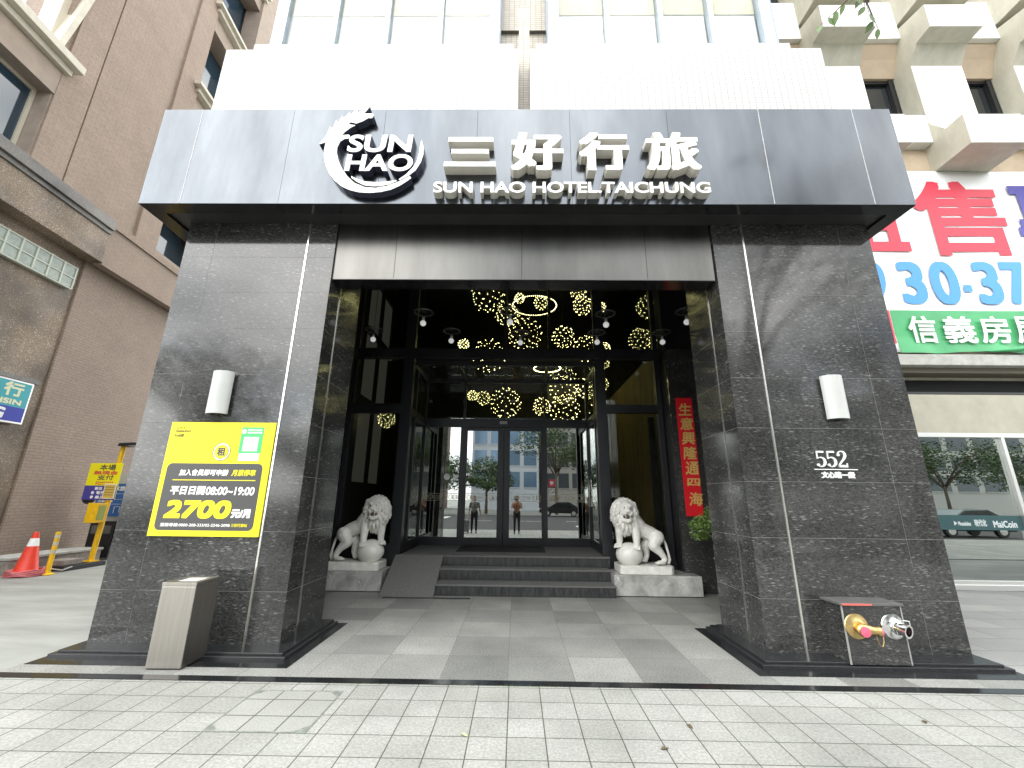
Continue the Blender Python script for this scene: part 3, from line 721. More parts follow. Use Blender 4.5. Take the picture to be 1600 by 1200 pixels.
def hotel_sign():
    e = empty('hotel_sign', 'raised white hotel name with feather ring emblem on the dark steel fascia', 'sign', (0, 4.6, 5.3))
    e.location = (0, 0, 0)
    for nm, P in (('feather_ring', MAIN), ('inner_blade', BLADE), ('outer_blade', ARC)):
        r = MB().prism(P, 4.502, 4.599).build(nm, dark_navy, e)
        MB().prism(P, 4.492, 4.5005).build('face_plate', letter_white, r)
    side = MB(); face = MB()
    for s, x0, x1, z0, z1 in (('SUN',-2.283,-1.415,6.0,6.283),('HAO',-2.283,-1.392,5.697,5.963)):
        lettering(side, s, x0, x1, z0, z1, 4.502, .097, offset=.028, shear=.06)
        lettering(face, s, x0, x1, z0, z1, 4.492, .008, offset=.028, shear=.06)
    r = side.build('emblem_letters', dark_navy, e); face.build('face_plate', letter_white, r)
    for ch, x0, x1, z0, z1, bo in (('三',-0.977,-0.301,5.657,6.201,.030),('好',-0.109,0.579,5.599,6.283,.030),('行',0.781,1.437,5.599,6.283,.030),('旅',1.646,2.349,5.599,6.283,.027)):
        side = MB(); z0 += .075
        lettering(side, ch, x0, x1, z0, z1, 4.46, .139, bold=bo, boldz=bo*.5)
        r = side.build('large_character', letter_steel, e)
        face = MB(); lettering(face, ch, x0+.003, x1-.003, z0+.003, z1-.003, 4.451, .006, bold=bo-.003, boldz=bo*.5-.003); face.build('face_plate', letter_white, r)
    side = MB(); lettering(side, 'SUN HAO HOTEL.TAICHUNG', -1.096, 2.44, 5.356, 5.524, 4.49, .109, offset=.022)
    r = side.build('small_letters', letter_steel, e)
    face = MB(); lettering(face, 'SUN HAO HOTEL.TAICHUNG', -1.095, 2.439, 5.357, 5.523, 4.481, .006, offset=.02); face.build('face_plate', letter_white, r)
hotel_sign()

# ------------------------------------------------------------------ things on the pillars
def wall_lamp(x, label):
    e = empty('wall_lamp', label, 'wall lamp', (x, 5.05, 2.56), 0, 'white half-round lamps on the granite pillars')
    prof = [(.13*math.cos(t), -.035-.10*math.sin(t)) for t in [k*math.pi/14 for k in range(15)]] + [(-.13, -.0), (-.1, -.0), (-.1, -.03)]
    outer = [(.13*math.cos(t), -.03-.10*math.sin(t)) for t in [k*math.pi/14 for k in range(15)]]
    inner = [(.122*math.cos(t), -.03-.092*math.sin(t)) for t in [k*math.pi/14 for k in reversed(range(15))]]
    MB().prism(outer+inner, 0, .54, 'z').build('shade', white_metal, e, smooth='auto', bevel=.002)
    MB().prism([(.12*math.cos(t), -.03-.09*math.sin(t)) for t in [k*math.pi/14 for k in range(15)]], .02, .028, 'z').build('diffuser', M('frosted diffuser', (.6,.6,.57), .3), e)
    MB().prism([(.12*math.cos(t), -.03-.09*math.sin(t)) for t in [k*math.pi/14 for k in range(15)]], .515, .52, 'z').build('top_plate', white_metal, e)
    MB().box(-.05, .05, -.032, -.001, .18, .36).build('wall_bracket', alu, e)
wall_lamp(-3.70, 'white half-round wall lamp above the yellow parking poster')
wall_lamp(3.88, 'white half-round wall lamp above the house number')

def parking_poster():
    y = 5.034
    e = empty('parking_poster', 'square yellow parking price poster on the black granite pillar', 'poster', (-3.6, 5.04, 1.14))
    e.location = (0, 0, 0)
    X0, X1, Z0, Z1 = -4.24, -2.953, 1.141, 2.462
    MB().box(X0, X1, y, 5.049, Z0, Z1).build('board', yellow_ink, e)
    def rr(x0, x1, z0, z1, r):
        P = []
        for cx, cz, a in ((x1-r, z1-r, 0), (x0+r, z1-r, 90), (x0+r, z0+r, 180), (x1-r, z0+r, 270)):
            P += [(cx+r*math.cos(rad(a+k*15)), cz+r*math.sin(rad(a+k*15))) for k in range(7)]
        return P
    p = MB().prism(rr(-4.18, -3.03, 1.205, 1.965, .06), y-.002, y-.0003).build('price_panel', grey_ink, e)
    wt, yt, dk = MB(), MB(), MB(); yy = y-.0045
    lettering(wt, '加入會員即可申辦', -4.02, -3.43, 1.82, 1.895, yy, bold=.0022, shear=.12)
    lettering(yt, '月票停車', -3.39, -3.10, 1.82, 1.895, yy, bold=.0022, shear=.12)
    yt.box(-4.08, -3.09, yy, yy+.002, 1.765, 1.774)
    lettering(wt, '平日日間', -4.08, -3.665, 1.60, 1.70, yy, bold=.0045, shear=.06)
    lettering(wt, '08:00~19:00', -3.655, -3.08, 1.60, 1.695, yy, bold=.003, shear=.06)
    lettering(yt, '2700', -4.10, -3.32, 1.335, 1.54, yy, bold=.014, shear=.1)
    lettering(wt, '元/月', -3.31, -3.085, 1.345, 1.445, yy, bold=.006)
    lettering(wt, '服務專線:0800-208-333/02-2246-2098', -4.11, -3.30, 1.245, 1.285, yy, bold=.0008)
    lettering(yt, '三好行旅站', -3.285, -3.10, 1.247, 1.283, yy, bold=.0008)
    wt.build('white_lettering', white_ink, e); yt.build('yellow_lettering', yellow_ink, e)
    lettering(dk, 'CITY', -4.17, -4.06, 2.375, 2.405, yy, bold=.0003); lettering(dk, 'PARKING', -4.17, -3.985, 2.335, 2.365, yy, bold=.0003)
    lettering(dk, 'Ka8部', -4.17, -4.06, 2.28, 2.32, yy, bold=.0005)
    dk.build('corner_lettering', grey_ink, e)
    # round price token
    t = MB(); t.lathe([(.105, 0), (.105, .0015)], (-3.56, y-.002, 2.105), 28, (0, 1, 0)); t.build('token_disc', white_ink, e)
    t = MB(); t.lathe([(.082, 0), (.082, .0015)], (-3.56, y-.0045, 2.105), 28, (0, 1, 0)); t.build('token_centre', yellow_ink, e)
    t = MB(); lettering(t, '租', -3.61, -3.51, 2.055, 2.155, y-.0065, bold=.004)
    for r_ in (.082, .105):
        t.tube([(-3.56+r_*math.cos(k*math.pi/16), y-.0045, 2.105+r_*math.sin(k*math.pi/16)) for k in range(33)], .003, 4, False)
    t.build('token_lettering', grey_ink, e)
    g = MB().box(-3.36, -3.085, y-.002, y-.0003, 2.09, 2.405).build('green_card', green_ink, e)
    MB().box(-3.345, -3.10, y-.002, y-.0003, 2.0, 2.088).build('card_foot', white_ink, e)
    t = MB(); t.box(-3.315, -3.135, y-.0045, y-.0025, 2.115, 2.285); t.lathe([(.028, 0), (.028, .0015)], (-3.325, y-.0045, 2.352), 18, (0, 1, 0))
    lettering(t, 'PARKING ONLINE', -3.285, -3.105, 2.362, 2.38, y-.0045, bold=.001); lettering(t, '停車會員專屬', -3.285, -3.105, 2.325, 2.35, y-.0045, bold=.001)
    t.build('card_white_print', white_ink, e)
parking_poster()

def house_number():
    e = empty('house_number', 'white metal 552 house number with street name below it', 'house number', (3.75, 5.05, 1.97)); e.location = (0, 0, 0)
    mb = MB(); y0, y1 = 5.034, 5.049
    def stroke(P, W, n=10):
        m = len(P); L, R = [], []
        for i, (a, b) in enumerate(P):
            p, q = P[max(i-1, 0)], P[min(i+1, m-1)]; d = Vector((q[0]-p[0], q[1]-p[1])).normalized(); nn = Vector((-d.y, d.x))
            L.append((a+nn.x*W[i]/2, b+nn.y*W[i]/2)); R.append((a-nn.x*W[i]/2, b-nn.y*W[i]/2))
        for i in range(m-1):
            mb.prism([L[i], R[i], R[i+1], L[i+1]], y0, y1)
    def five(x, z, s):
        T = lambda P: [(x+a*s, z+b*s) for a, b in P]
        stroke(T([(.13,.92),(.56,.92)]), [.11*s]*2)
        stroke(T([(.165,.93),(.14,.5)]), [.045*s]*2)
        bowl = [(.14,.5),(.24,.57),(.34,.59),(.46,.55),(.55,.46),(.575,.33),(.55,.19),(.46,.08),(.34,.035),(.22,.045),(.13,.10)]
        stroke(T(bowl), [q*s for q in (.03,.045,.06,.09,.12,.135,.125,.09,.06,.05,.05)])
        cx, cz = T([(.15,.14)])[0]; mb.lathe([(.075*s,0),(.075*s,y1-y0)], (cx,y0+.0007,cz), 14, (0,1,0))
    def two(x, z, s):
        T = lambda P: [(x+a*s, z+b*s) for a, b in P]
        stroke(T([(.13,.74),(.16,.86),(.26,.95),(.36,.965),(.48,.92),(.55,.81),(.55,.68),(.48,.54),(.36,.40),(.22,.25),(.12,.12),(.10,.05)]), [q*s for q in (.05,.05,.055,.06,.1,.13,.13,.11,.085,.07,.06,.06)])
        stroke(T([(.09,.065),(.56,.065)]), [.13*s,.13*s]); stroke(T([(.575,.0),(.60,.24)]), [.05*s,.04*s])
        cx, cz = T([(.165,.74)])[0]; mb.lathe([(.075*s,0),(.075*s,y1-y0)], (cx,y0+.0007,cz), 14, (0,1,0))
    five(3.535, 1.993, .195); five(3.66, 1.993, .195); two(3.785, 1.993, .195)
    mb.build('digits', letter_white, e)
    MB().box(3.509, 4.008, y0, y1, 1.962, 1.972).build('rule', letter_white, e)
    t = MB(); lettering(t, '文心路一段', 3.575, 3.965, 1.865, 1.94, y0, .014, bold=.003, shear=.1); t.build('street_name', letter_white, e)
house_number()

def siamese_connection():
    e = empty('fire_hose_inlet', 'black granite box with brass and chrome fire hose inlets at the pillar foot', 'fire hose inlet', (3.83, 4.8, .05)); e.location = (0, 0, 0)
    x0, x1, yf = 3.34, 3.945, 4.77
    b = MB().box(x0, x1, yf, 5.049, .04, .575).build('housing', granite, e, bevel=.003)
    MB().box(x0-.02, x1+.02, yf-.02, 5.049, .576, .60).build('housing_top', M('lit granite lid', (.10,.10,.095), .35, var=.3, vs=12), b, bevel=.003)  # lid made lighter than the box, as if catching light
    MB().box(x0+.0, x0+.30, yf-.0215, yf-.02, .579, .597).build('red_label', M('faded red label', (.6,.12,.1), .5), b)
    MB().box(x0-.002, x0+.01, yf-.003, yf+.01, .04, .574).box(x1-.01, x1+.002, yf-.003, yf+.01, .04, .574).build('edge_highlight', M('lit edge tone',(.3,.3,.28),.6), b)  # pale strips imitate light caught on the box edges
    def inlet(x, z, m, cap, elbow):
        f = MB().lathe([(.02,0),(.115,0),(.12,.006),(.115,.014),(.075,.02),(.055,.03),(.052,.05)], (x, yf-.001, z), 28, (0,-1,0)).build('inlet', m, e, smooth='auto')
        if elbow:
            MB().lathe([(.05,.0),(.056,.01),(.056,.04),(.045,.05),(.045,.06)], (x+.005, yf-.05, z-.015), 22, (-.05,-1,-.1)).build('front_cap', m, f, smooth='auto')
            MB().lathe([(.03,0),(.047,.002),(.047,.012),(.03,.016)], (x+.002, yf-.112, z-.022), 20, (-.05,-1,-.1)).build('plug', pink_cap, f, smooth='auto')
            MB().lathe([(.050,0),(.046,.05),(.040,.06),(.040,.10),(.046,.102),(.046,.13),(.034,.134)], (x+.035, yf-.06, z-.012), 20, (1,-.28,-.1)).build('spout', m, f, smooth='auto')
            MB().lathe([(.036,0),(.038,.0),(.038,.012),(.02,.016)], (x+.164, yf-.097, z-.026), 16, (1,-.28,-.1)).build('spout_cap', pink_cap, f, smooth='auto')
            MB().tube([(x+.11,yf-.10,z-.06),(x+.11,yf-.11,z-.10),(x+.125,yf-.11,z-.145),(x+.145,yf-.11,z-.15),(x+.165,yf-.11,z-.11),(x+.175,yf-.105,z-.04)], .004, 6).build('chain', brass, f)
        else:
            MB().lathe([(.05,0),(.062,.004),(.062,.03),(.055,.034),(.055,.07),(.064,.074),(.064,.105),(.046,.105),(.046,.02)], (x+.015, yf-.025, z-.005), 24, (.35,-1,-.12), caps=False).build('open_spout', m, f, smooth='auto')
            MB().lathe([(.001,.0),(.046,.0)], (x+.03, yf-.065, z-.01), 20, (.35,-1,-.12), caps=False).build('bore', M('rusty bore',(.05,.015,.01),.8), f)
            MB().tube([(x+.1,yf-.02,z+.06),(x+.135,yf-.05,z+.06),(x+.135,yf-.05,z-.07)], .006, 6).build('lever', m, f)
    inlet(3.455, .385, brass, pink_cap, True); inlet(3.825, .388, chrome, chrome, False)
siamese_connection()

def litter_bin():
    e = empty('litter_bin', 'tall brushed steel litter bin standing before the left pillar', 'bin', (-3.335, 4.65, 0), rad(1.5))
    w2, d2 = .168, .175
    MB().box(-w2, w2, -d2, d2, .012, .725).build('body', bin_steel, e, bevel=.006)
    MB().box(-w2+.012, w2-.012, -d2+.012, d2-.012, 0, .012).build('base', dark_plastic, e)
    lid = MB(); o = .002
    lid.box(-w2-o, w2+o, -d2-o, -d2+.07, .727, .76); lid.box(-w2-o, w2+o, d2-.07, d2+o, .727, .76); lid.box(-w2-o, -w2+.06, -d2+.07, d2-.07, .727, .76); lid.box(w2-.06, w2+o, -d2+.07, d2-.07, .727, .76)
    lid.build('lid', bin_steel, e, bevel=.002)
    MB().box(-w2+.06, w2-.06, -d2+.07, d2-.07, .728, .752).build('ash_tray', M('pale sand tray', (.62,.62,.6), .5), e)
litter_bin()

# ------------------------------------------------------------------ marble blocks and lions
def marble_block(x0, x1, y0, y1, h, label):
    o = MB().box(x0, x1, y0, y1, .012, h).build('marble_block', marble, bevel=.006)
    tag(o, label, 'plinth', 'grey marble blocks under the lions'); MB().box(x0+.01, x1-.01, y0+.012, y1, 0, .012).build('base_joint', void_black, o)
marble_block(-3.5, -2.36, 7.93, 8.53, .335, 'grey marble block beside the ramp under a stone lion')
marble_block(1.695, 3.2, 7.83, 8.52, .335, 'long grey veined marble block right of the steps')

def lion(x, s, label):
    """s=+1 faces right, s=-1 mirrored; local u along body, v towards the street, z up"""
    e = empty('stone_lion', label, 'lion statue', (x, 8.22, .336), 0, 'white stone guardian lions')
    P = lambda u, v, z: Vector((u*s, -v, z))
    def H(u, v, z, k=1.2): return (.30+(u-.30)*k, .07+(v-.07)*k*1.05, 1.06+(z-1.06)*k)
    def D(mb, pts, rs): limb(mb, [P(*p) for p in pts], rs)
    b = MB()
    k = .95/309
    # trunk: rump, belly, shoulder, chest
    D(b, [(-.27,0,.60),(-.16,0,.66),(-.02,0,.72),(.10,0,.80)], [.125,.135,.14,.16])
    D(b, [(.06,0,.78),(.17,0,.90),(.24,.02,.98)], [.16,.175,.16])
    D(b, [(.20,.03,.84),(.27,.05,.74)], [.15,.11])
    # neck & skull
    D(b, [(.18,.0,.94),(.27,.05,1.04),(.30,.07,1.10)], [.17,.16,.16])
    # mane: big mass and locks
    for (u, v, z, r) in ((.30,.0,1.13,.135),(.20,.0,1.06,.12),(.40,.0,1.06,.12),(.18,.0,.94,.11),(.41,.0,.95,.095),(.40,.04,.86,.09),(.22,.07,.84,.11),(.31,.10,.80,.085)):
        b.ball(P(u, v, z), r, 14, 10)
    rnd = random.Random(3)
    for ring, (R0, v0, n_, lr) in enumerate(((.158,.17,17,.036),(.195,.10,20,.042),(.205,.02,20,.046),(.19,-.06,16,.046))):
        for q in range(n_):
            t = -math.pi+2*math.pi*(q+.5*(ring % 2))/n_
            st = 1.0 if math.cos(t) > 0 else 1.0+.55*abs(math.cos(t))
            u = .30+R0*math.sin(t)*.98; z = 1.06+R0*math.cos(t)*st
            a = (u, v0, z); d_ = (math.sin(t)*.05, -.02, math.cos(t)*.05-.055)
            D(b, [a, (u+d_[0]*.6, v0+.012, z+d_[1]+d_[2]*.5), (u+d_[0]*.8+.012*(-1)**q, v0, z+d_[2]-.03)], [lr, lr*.85, lr*.45])
    for i in range(9):      # beard locks
        u = .22+i*.02; z = .84-.06*math.sin(i/8*math.pi)
        D(b, [(u, .165, z+.09), (u+.006*(-1)**i, .18, z+.02), (u, .165, z-.05)], [.026, .024, .010])
    # ears
    b.ball(P(.130,.10,1.17), .050, 10, 8, (1,.6,1.2)); b.ball(P(.470,.10,1.15), .050, 10, 8, (1,.6,1.2))
    # face: brow, cheeks, muzzle, nose, lower jaw
    def HB(u, v, z, r, n_, m_, sq): b.ball(P(*H(u, v, z)), r*1.2, n_, m_, sq)
    def HD(pts, rs): D(b, [H(*p) for p in pts], [r*1.2 for r in rs])
    HB(.30,.15,1.10,.112,16,12,(1,.8,1))
    HB(.250,.200,1.143,.040,10,8,(1.3,.8,.55)); HB(.350,.200,1.143,.040,10,8,(1.3,.8,.55))
    HD([(.30,.19,1.13),(.30,.25,1.06)], [.034,.042])
    HB(.258,.232,1.03,.052,12,8,(1,.9,.75)); HB(.342,.232,1.03,.052,12,8,(1,.9,.75))
    HB(.30,.277,1.062,.030,10,8,(1.4,.7,.8))
    HD([(.262,.215,.925),(.338,.215,.925)], [.034,.034]); HB(.30,.228,.915,.04,10,8,(1.2,.8,.8))
    HD([(.238,.17,1.03),(.235,.175,.93)], [.034,.03]); HD([(.362,.17,1.03),(.365,.175,.93)], [.034,.03])
    # front legs: near-left one on the ball, other one at its far side
    D(b, [(.14,.08,.82),(.125,.13,.66),(.13,.15,.52),(.135,.16,.45)], [.115,.078,.062,.062])
    D(b, [(.40,.04,.82),(.415,.06,.68),(.415,.05,.56),(.42,.05,.50)], [.09,.072,.058,.055])
    for (cu, cv, cz, du) in ((.155,.185,.435,1),(.445,.09,.465,1)):
        b.ball(P(cu, cv, cz), .062, 12, 8, (1.25,1,.62))
        for q in range(4): D(b, [(cu-.05+.04*q, cv+.035, cz), (cu-.05+.042*q+.012, cv+.072, cz-.03)], [.022,.018])
    # hind legs
    D(b, [(-.26,.09,.60),(-.18,.12,.47)], [.13,.10]); D(b, [(-.18,.12,.46),(-.30,.12,.34),(-.365,.12,.24)], [.10,.062,.05])
    D(b, [(-.365,.12,.24),(-.33,.13,.185)], [.05,.045]); b.ball(P(-.285,.145,.185), .055, 12, 8, (1.5,1,.62))
    for q in range(3): D(b, [(-.27, .12+.03*q, .18), (-.205, .12+.033*q, .172)], [.024,.02])
    D(b, [(-.16,-.08,.56),(-.07,-.08,.42),(-.10,-.08,.28),(-.06,-.06,.2)], [.11,.085,.055,.05]); b.ball(P(-.03,-.05,.185), .05, 10, 8, (1.5,1,.6))
    # tail curling down the haunch
    D(b, [(-.30,.02,.68),(-.37,.04,.62),(-.42,.06,.48),(-.455,.06,.33),(-.47,.06,.22),(-.44,.07,.17)], [.035,.026,.022,.022,.028,.03])
    body = link('body', solid(b, .0075, 1), stone_white, e, True)
    # eyes and mouth
    m = MB()
    m.ball(P(*H(.30,.212,.978)), .078, 12, 8, (.95,.75,.56)); m.build('mouth', M('dark mouth stone', (.10,.07,.06), .7), e, True)  # dark ellipsoid filling the open mouth
    t = MB()
    for u in (.265,.335): t.lathe([(.014,0),(.001,-.05)], P(*H(u,.262,1.003)), 8); t.lathe([(.001,.05),(.012,0)], P(*H(u+(.005 if u < .3 else -.005),.252,.935)), 8)
    t.build('teeth', stone_white, e)
    for u in (.256,.344):
        ey = MB().ball(P(*H(u,.226,1.110)), .023, 12, 8).build('eye', stone_white, e, True)
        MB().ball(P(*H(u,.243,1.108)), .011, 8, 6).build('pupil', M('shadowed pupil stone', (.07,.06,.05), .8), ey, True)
    MB().ball(P(.255,.06,.30), .232, 32, 20, (1.04,1,.9)).build('ball', M('polished white stone', (.74,.73,.68), .25, var=.06), e, True)
    # base slab with clipped corners
    c = .06; X, Y = .475, .30
    poly = [(-X+c,-Y),(X-c,-Y),(X,-Y+c),(X,Y-c),(X-c,Y),(-X+c,Y),(-X,Y-c),(-X,-Y+c)]
    MB().prism(poly, 0, .135, 'z').build('base_slab', stone_white, e, bevel=.012)
lion(-2.92, 1, 'white stone lion facing right with paws on a ball beside the ramp')
lion(2.315, -1, 'white stone lion facing left with paws on a ball right of the steps')

# ------------------------------------------------------------------ couplet banner, plant
def couplet():
    e = empty('couplet_banner', 'tall red paper banner with gold calligraphy hung on black granite', 'banner', (3.32, 8.14, 1.3)); e.location = (0, 0, 0)
    MB().box(3.152, 3.475, 8.136, 8.142, 1.315, 3.568).build('paper', couplet_red, e)
    t = MB(); top = 3.455
    for i, ch in enumerate('生意興隆通四海'):
        z1 = top-i*.285
        k = (.125 if ch != '四' else .12)
        lettering(t, ch, 3.312-k+.006*i, 3.312+k+.006*i, z1-(.245 if ch != '四' else .17), z1-(.0 if ch != '四' else .03), 8.133, bold=.005, shear=.0, skew=.10)
    t.build('calligraphy', gold_ink, e)
couplet()

def leaf_cluster(mb, c, r, n, size, rnd, flat=1.0):
    for i in range(n):
        d = Vector((rnd.gauss(0,1), rnd.gauss(0,1), rnd.gauss(0,1))).normalized()*r*rnd.random()**.4
        d.z *= flat
        p = Vector(c)+d
        a = Vector((rnd.gauss(0,1), rnd.gauss(0,1), rnd.gauss(0,.6))).normalized(); bq = a.cross(Vector((rnd.gauss(0,1), rnd.gauss(0,1), rnd.gauss(0,1)))).normalized()
        L = size*rnd.uniform(.7, 1.3); W = L*.42
        mb.quad(p-a*L/2, p+bq*W/2, p+a*L/2, p-bq*W/2)

def potted_plant():
    e = empty('potted_plant', 'small green shrub in a tall white pot behind the right pillar', 'potted plant', (3.45, 7.40, 0))
    MB().lathe([(.10,0),(.105,.01),(.175,.66),(.19,.68),(.175,.68),(.165,.6)], n=28, caps=False).build('pot', pot_white, e, smooth='auto')
    MB().lathe([(.001,.6),(.166,.6)], n=20, caps=False).build('soil', M('potting soil',(.03,.022,.015),.95), e)
    MB().tube([(0,0,.6),(.02,.02,.75),(-.06,.0,.9),(-.2,-.02,1.02),(-.32,0,1.08)], [.028,.024,.02,.016,.01], 8).tube([(-.03,0,.82),(.06,.05,1.0),(.02,.02,1.2),(-.1,0,1.38)], [.02,.017,.013,.008], 8).tube([(-.06,0,.9),(-.1,-.1,1.1),(-.16,-.08,1.3)], [.014,.012,.008], 8).build('stem', bark, e, True)
    rnd = random.Random(5); f = MB()
    for c, r in (((-.44,-.02,1.06),.13),((-.46,0,1.2),.11),((-.34,-.05,1.18),.15),((-.28,0,1.30),.13),((-.18,.0,1.40),.14),((-.05,0,1.36),.13),((-.2,-.05,1.22),.14),((-.38,.04,1.26),.10),((-.05,.05,1.22),.12),((-.30,.02,1.03),.08)):
        leaf_cluster(f, c, r, 150, .05, rnd, .8)
    f.build('foliage', M('jade shrub leaf', (.12,.20,.04), .45, var=.5, vs=7), e)
potted_plant()

# ------------------------------------------------------------------ porch pendants and lobby lights
def pendant():
    e = empty('pendant_bulb', 'x', 'pendant lamp', (0,0,0), 0, 'bare bulbs under small discs in the porch')
    MB().ball((0,0,0), .055, 14, 10).build('bulb', bulb_white, e, True)
    MB().lathe([(.02,.05),(.026,.06),(.026,.11),(.015,.125)], n=12).build('socket', M('pale socket',(.5,.5,.48),.4,.4), e, smooth='auto')
    mb = MB()
    for r in (.18,.155): mb.tube([(r*math.cos(a*math.pi/14), r*math.sin(a*math.pi/14), .21) for a in range(29)], .006, 5, False)
    for a in range(8): mb.tube([(.16*math.cos(a*math.pi/4),.16*math.sin(a*math.pi/4),.21),(0,0,.235)], .003, 4)
    mb.build('wire_disc', M('grey wire disc',(.16,.16,.15),.4,.6), e)
    MB().tube([(0,0,.12),(0,0,1.66)], .004, 5).build('cord', dark_plastic, e)
    return e
pb = pendant()
PEND = [(-1.72,7.0,4.65,'first bare bulb from the left in the front porch row'),(-.14,7.0,4.685,'second bare bulb from the left in the front porch row'),(1.594,7.0,4.64,'third bare bulb from the left in the front porch row'),(3.05,7.0,4.7,'bare bulb of the front porch row beside the right pillar'),
        (-2.972,8.0,4.72,'back-row bare bulb nearest the left porch wall'),(-1.362,8.0,4.70,'second back-row bare bulb from the left porch wall'),(.055,8.0,4.67,'middle bare bulb of the back porch row'),(1.621,8.0,4.69,'fourth back-row bare bulb from the left porch wall'),(2.95,8.0,4.70,'back-row bare bulb above the red couplet banner')]
for i, (x, y, z, lb) in enumerate(PEND):
    o = pb if i == 0 else copy_tree(pb)
    o.location = (x, y, z); o['label'] = lb

BALLS = [(-.88,11.2,7.37,.49),(-.33,12.1,7.17,.38),(.78,13.0,8.04,.24),(.05,11.65,7.52,.16),(.23,12.55,6.69,.55),(1.89,11.2,7.06,.28),(1.92,12.1,8.05,.27),(2.8,13.0,7.89,.18),(1.36,11.65,6.25,.33),(2.23,12.55,6.18,.49),(2.46,11.2,5.73,.18),(4.1,12.1,7.46,.36),(4.05,13.0,6.74,.37),(4.15,11.65,6.07,.26),(-.93,12.55,5.96,.53),(-1.55,11.2,5.83,.16),(-.34,12.1,4.32,.47),(1.48,13.0,5.0,.45),(1.35,11.65,4.05,.44),(.75,12.55,4.33,.27),(1.89,11.2,4.54,.28),(-1.01,12.1,4.47,.21),(2.7,13.0,5.19,.24),(2.5,11.65,5.44,.18),(-4.0,12.55,3.89,.26),(-1.24,11.2,4.33,.14)]
BALL_LABELS = ['large fairy light ball cut by the lintel above the left door','fairy light ball between the top left ball and the big middle one','small fairy light ball inside the upper glowing ring','tiny fairy light ball beside the upper glowing ring','largest fairy light ball in the middle of the upper glass','medium fairy light ball at the top right of the upper glass','fairy light ball partly hidden by the lintel on the right','small narrow fairy light ball right of the top right ball','round fairy light ball resting above the transom, right of middle','wide fairy light ball just above the transom on the right','small bright fairy light ball at the right end of the transom cluster','dim fairy light ball high by the right porch wall','dim fairy light ball low by the right porch wall','faint fairy light ball nearest the red couplet banner','large fairy light ball crossing the transom over the left door','little fairy light ball left of the ball crossing the transom','big bright fairy light ball just above the left sliding door','bright fairy light ball over the right door, upper of two','bright fairy light ball over the right door, lower of two','medium bright fairy light ball between the two door clusters','bright fairy light ball at the right edge over the doors','dim small fairy light ball left of the ball over the left door','faint fairy light ball before the timber screen','small faint fairy light ball under the transom near the timber screen','faint fairy light ball in the left window bay','tiny fairy light ball over the left side light']
def fairy_ball(i, x, y, z, r, label):
    rnd = random.Random(100+i)
    e = empty('fairy_light_ball', label, 'light ball', (x, y, z), 0, 'fairy light balls hanging in the lobby')
    mb = MB(); wr = MB(); n = int(34+88*r)
    dim = i in (11, 12, 13, 22, 23, 24, 21, 25)
    br = .0118 if not dim else .008
    for k in range(n):
        t = math.acos(1-2*(k+.5)/n); a = math.pi*(1+5**.5)*k
        jr = r*rnd.uniform(.88, 1.04)
        p = (jr*math.sin(t)*math.cos(a), jr*math.sin(t)*math.sin(a), jr*math.cos(t))
        mb.octa(p, br*rnd.uniform(.7, 1.4)); wr.tube([(0,0,0), p], .0018, 3, False)
    mb.build('bulb_cluster', fairy, e)
    for k in range(5):
        a = k*math.pi/5
        wr.tube([(r*.95*math.cos(t*math.pi/10)*math.cos(a), r*.95*math.cos(t*math.pi/10)*math.sin(a), r*.95*math.sin(t*math.pi/10)) for t in range(21)], .0035, 3, False)
    wr.tube([(0,0,r*.95),(0,0,9-z)], .004, 4)
    wr.build('wire_frame', wire_gold, e)
for i, (b, lb) in enumerate(zip(BALLS, BALL_LABELS)): fairy_ball(i, *b, lb)
def ring_light(x, y, z, rx, label):
    e = empty('ring_light', label, 'ring light', (x, y, z), 0, 'glowing rings hanging in the lobby')
    mb = MB()
    for k in range(72):
        a = k*math.pi/36; mb.octa((rx*math.cos(a), rx*math.sin(a), 0), .017)
    mb.build('bulb_ring', fairy, e)
    w_ = MB().tube([(rx*math.cos(k*math.pi/24), rx*math.sin(k*math.pi/24), 0) for k in range(49)], .006, 4, False)
    for k in range(3): w_.tube([(rx*math.cos(k*2.09), rx*math.sin(k*2.09), 0), (0, 0, 1.2)], .003, 3)
    w_.build('wire_frame', wire_gold, e)
ring_light(.496, 11.5, 7.19, .66, 'large glowing ring of lights high behind the upper glass')
ring_light(.858, 11.5, 5.22, .38, 'small glowing ring of lights just below the transom')

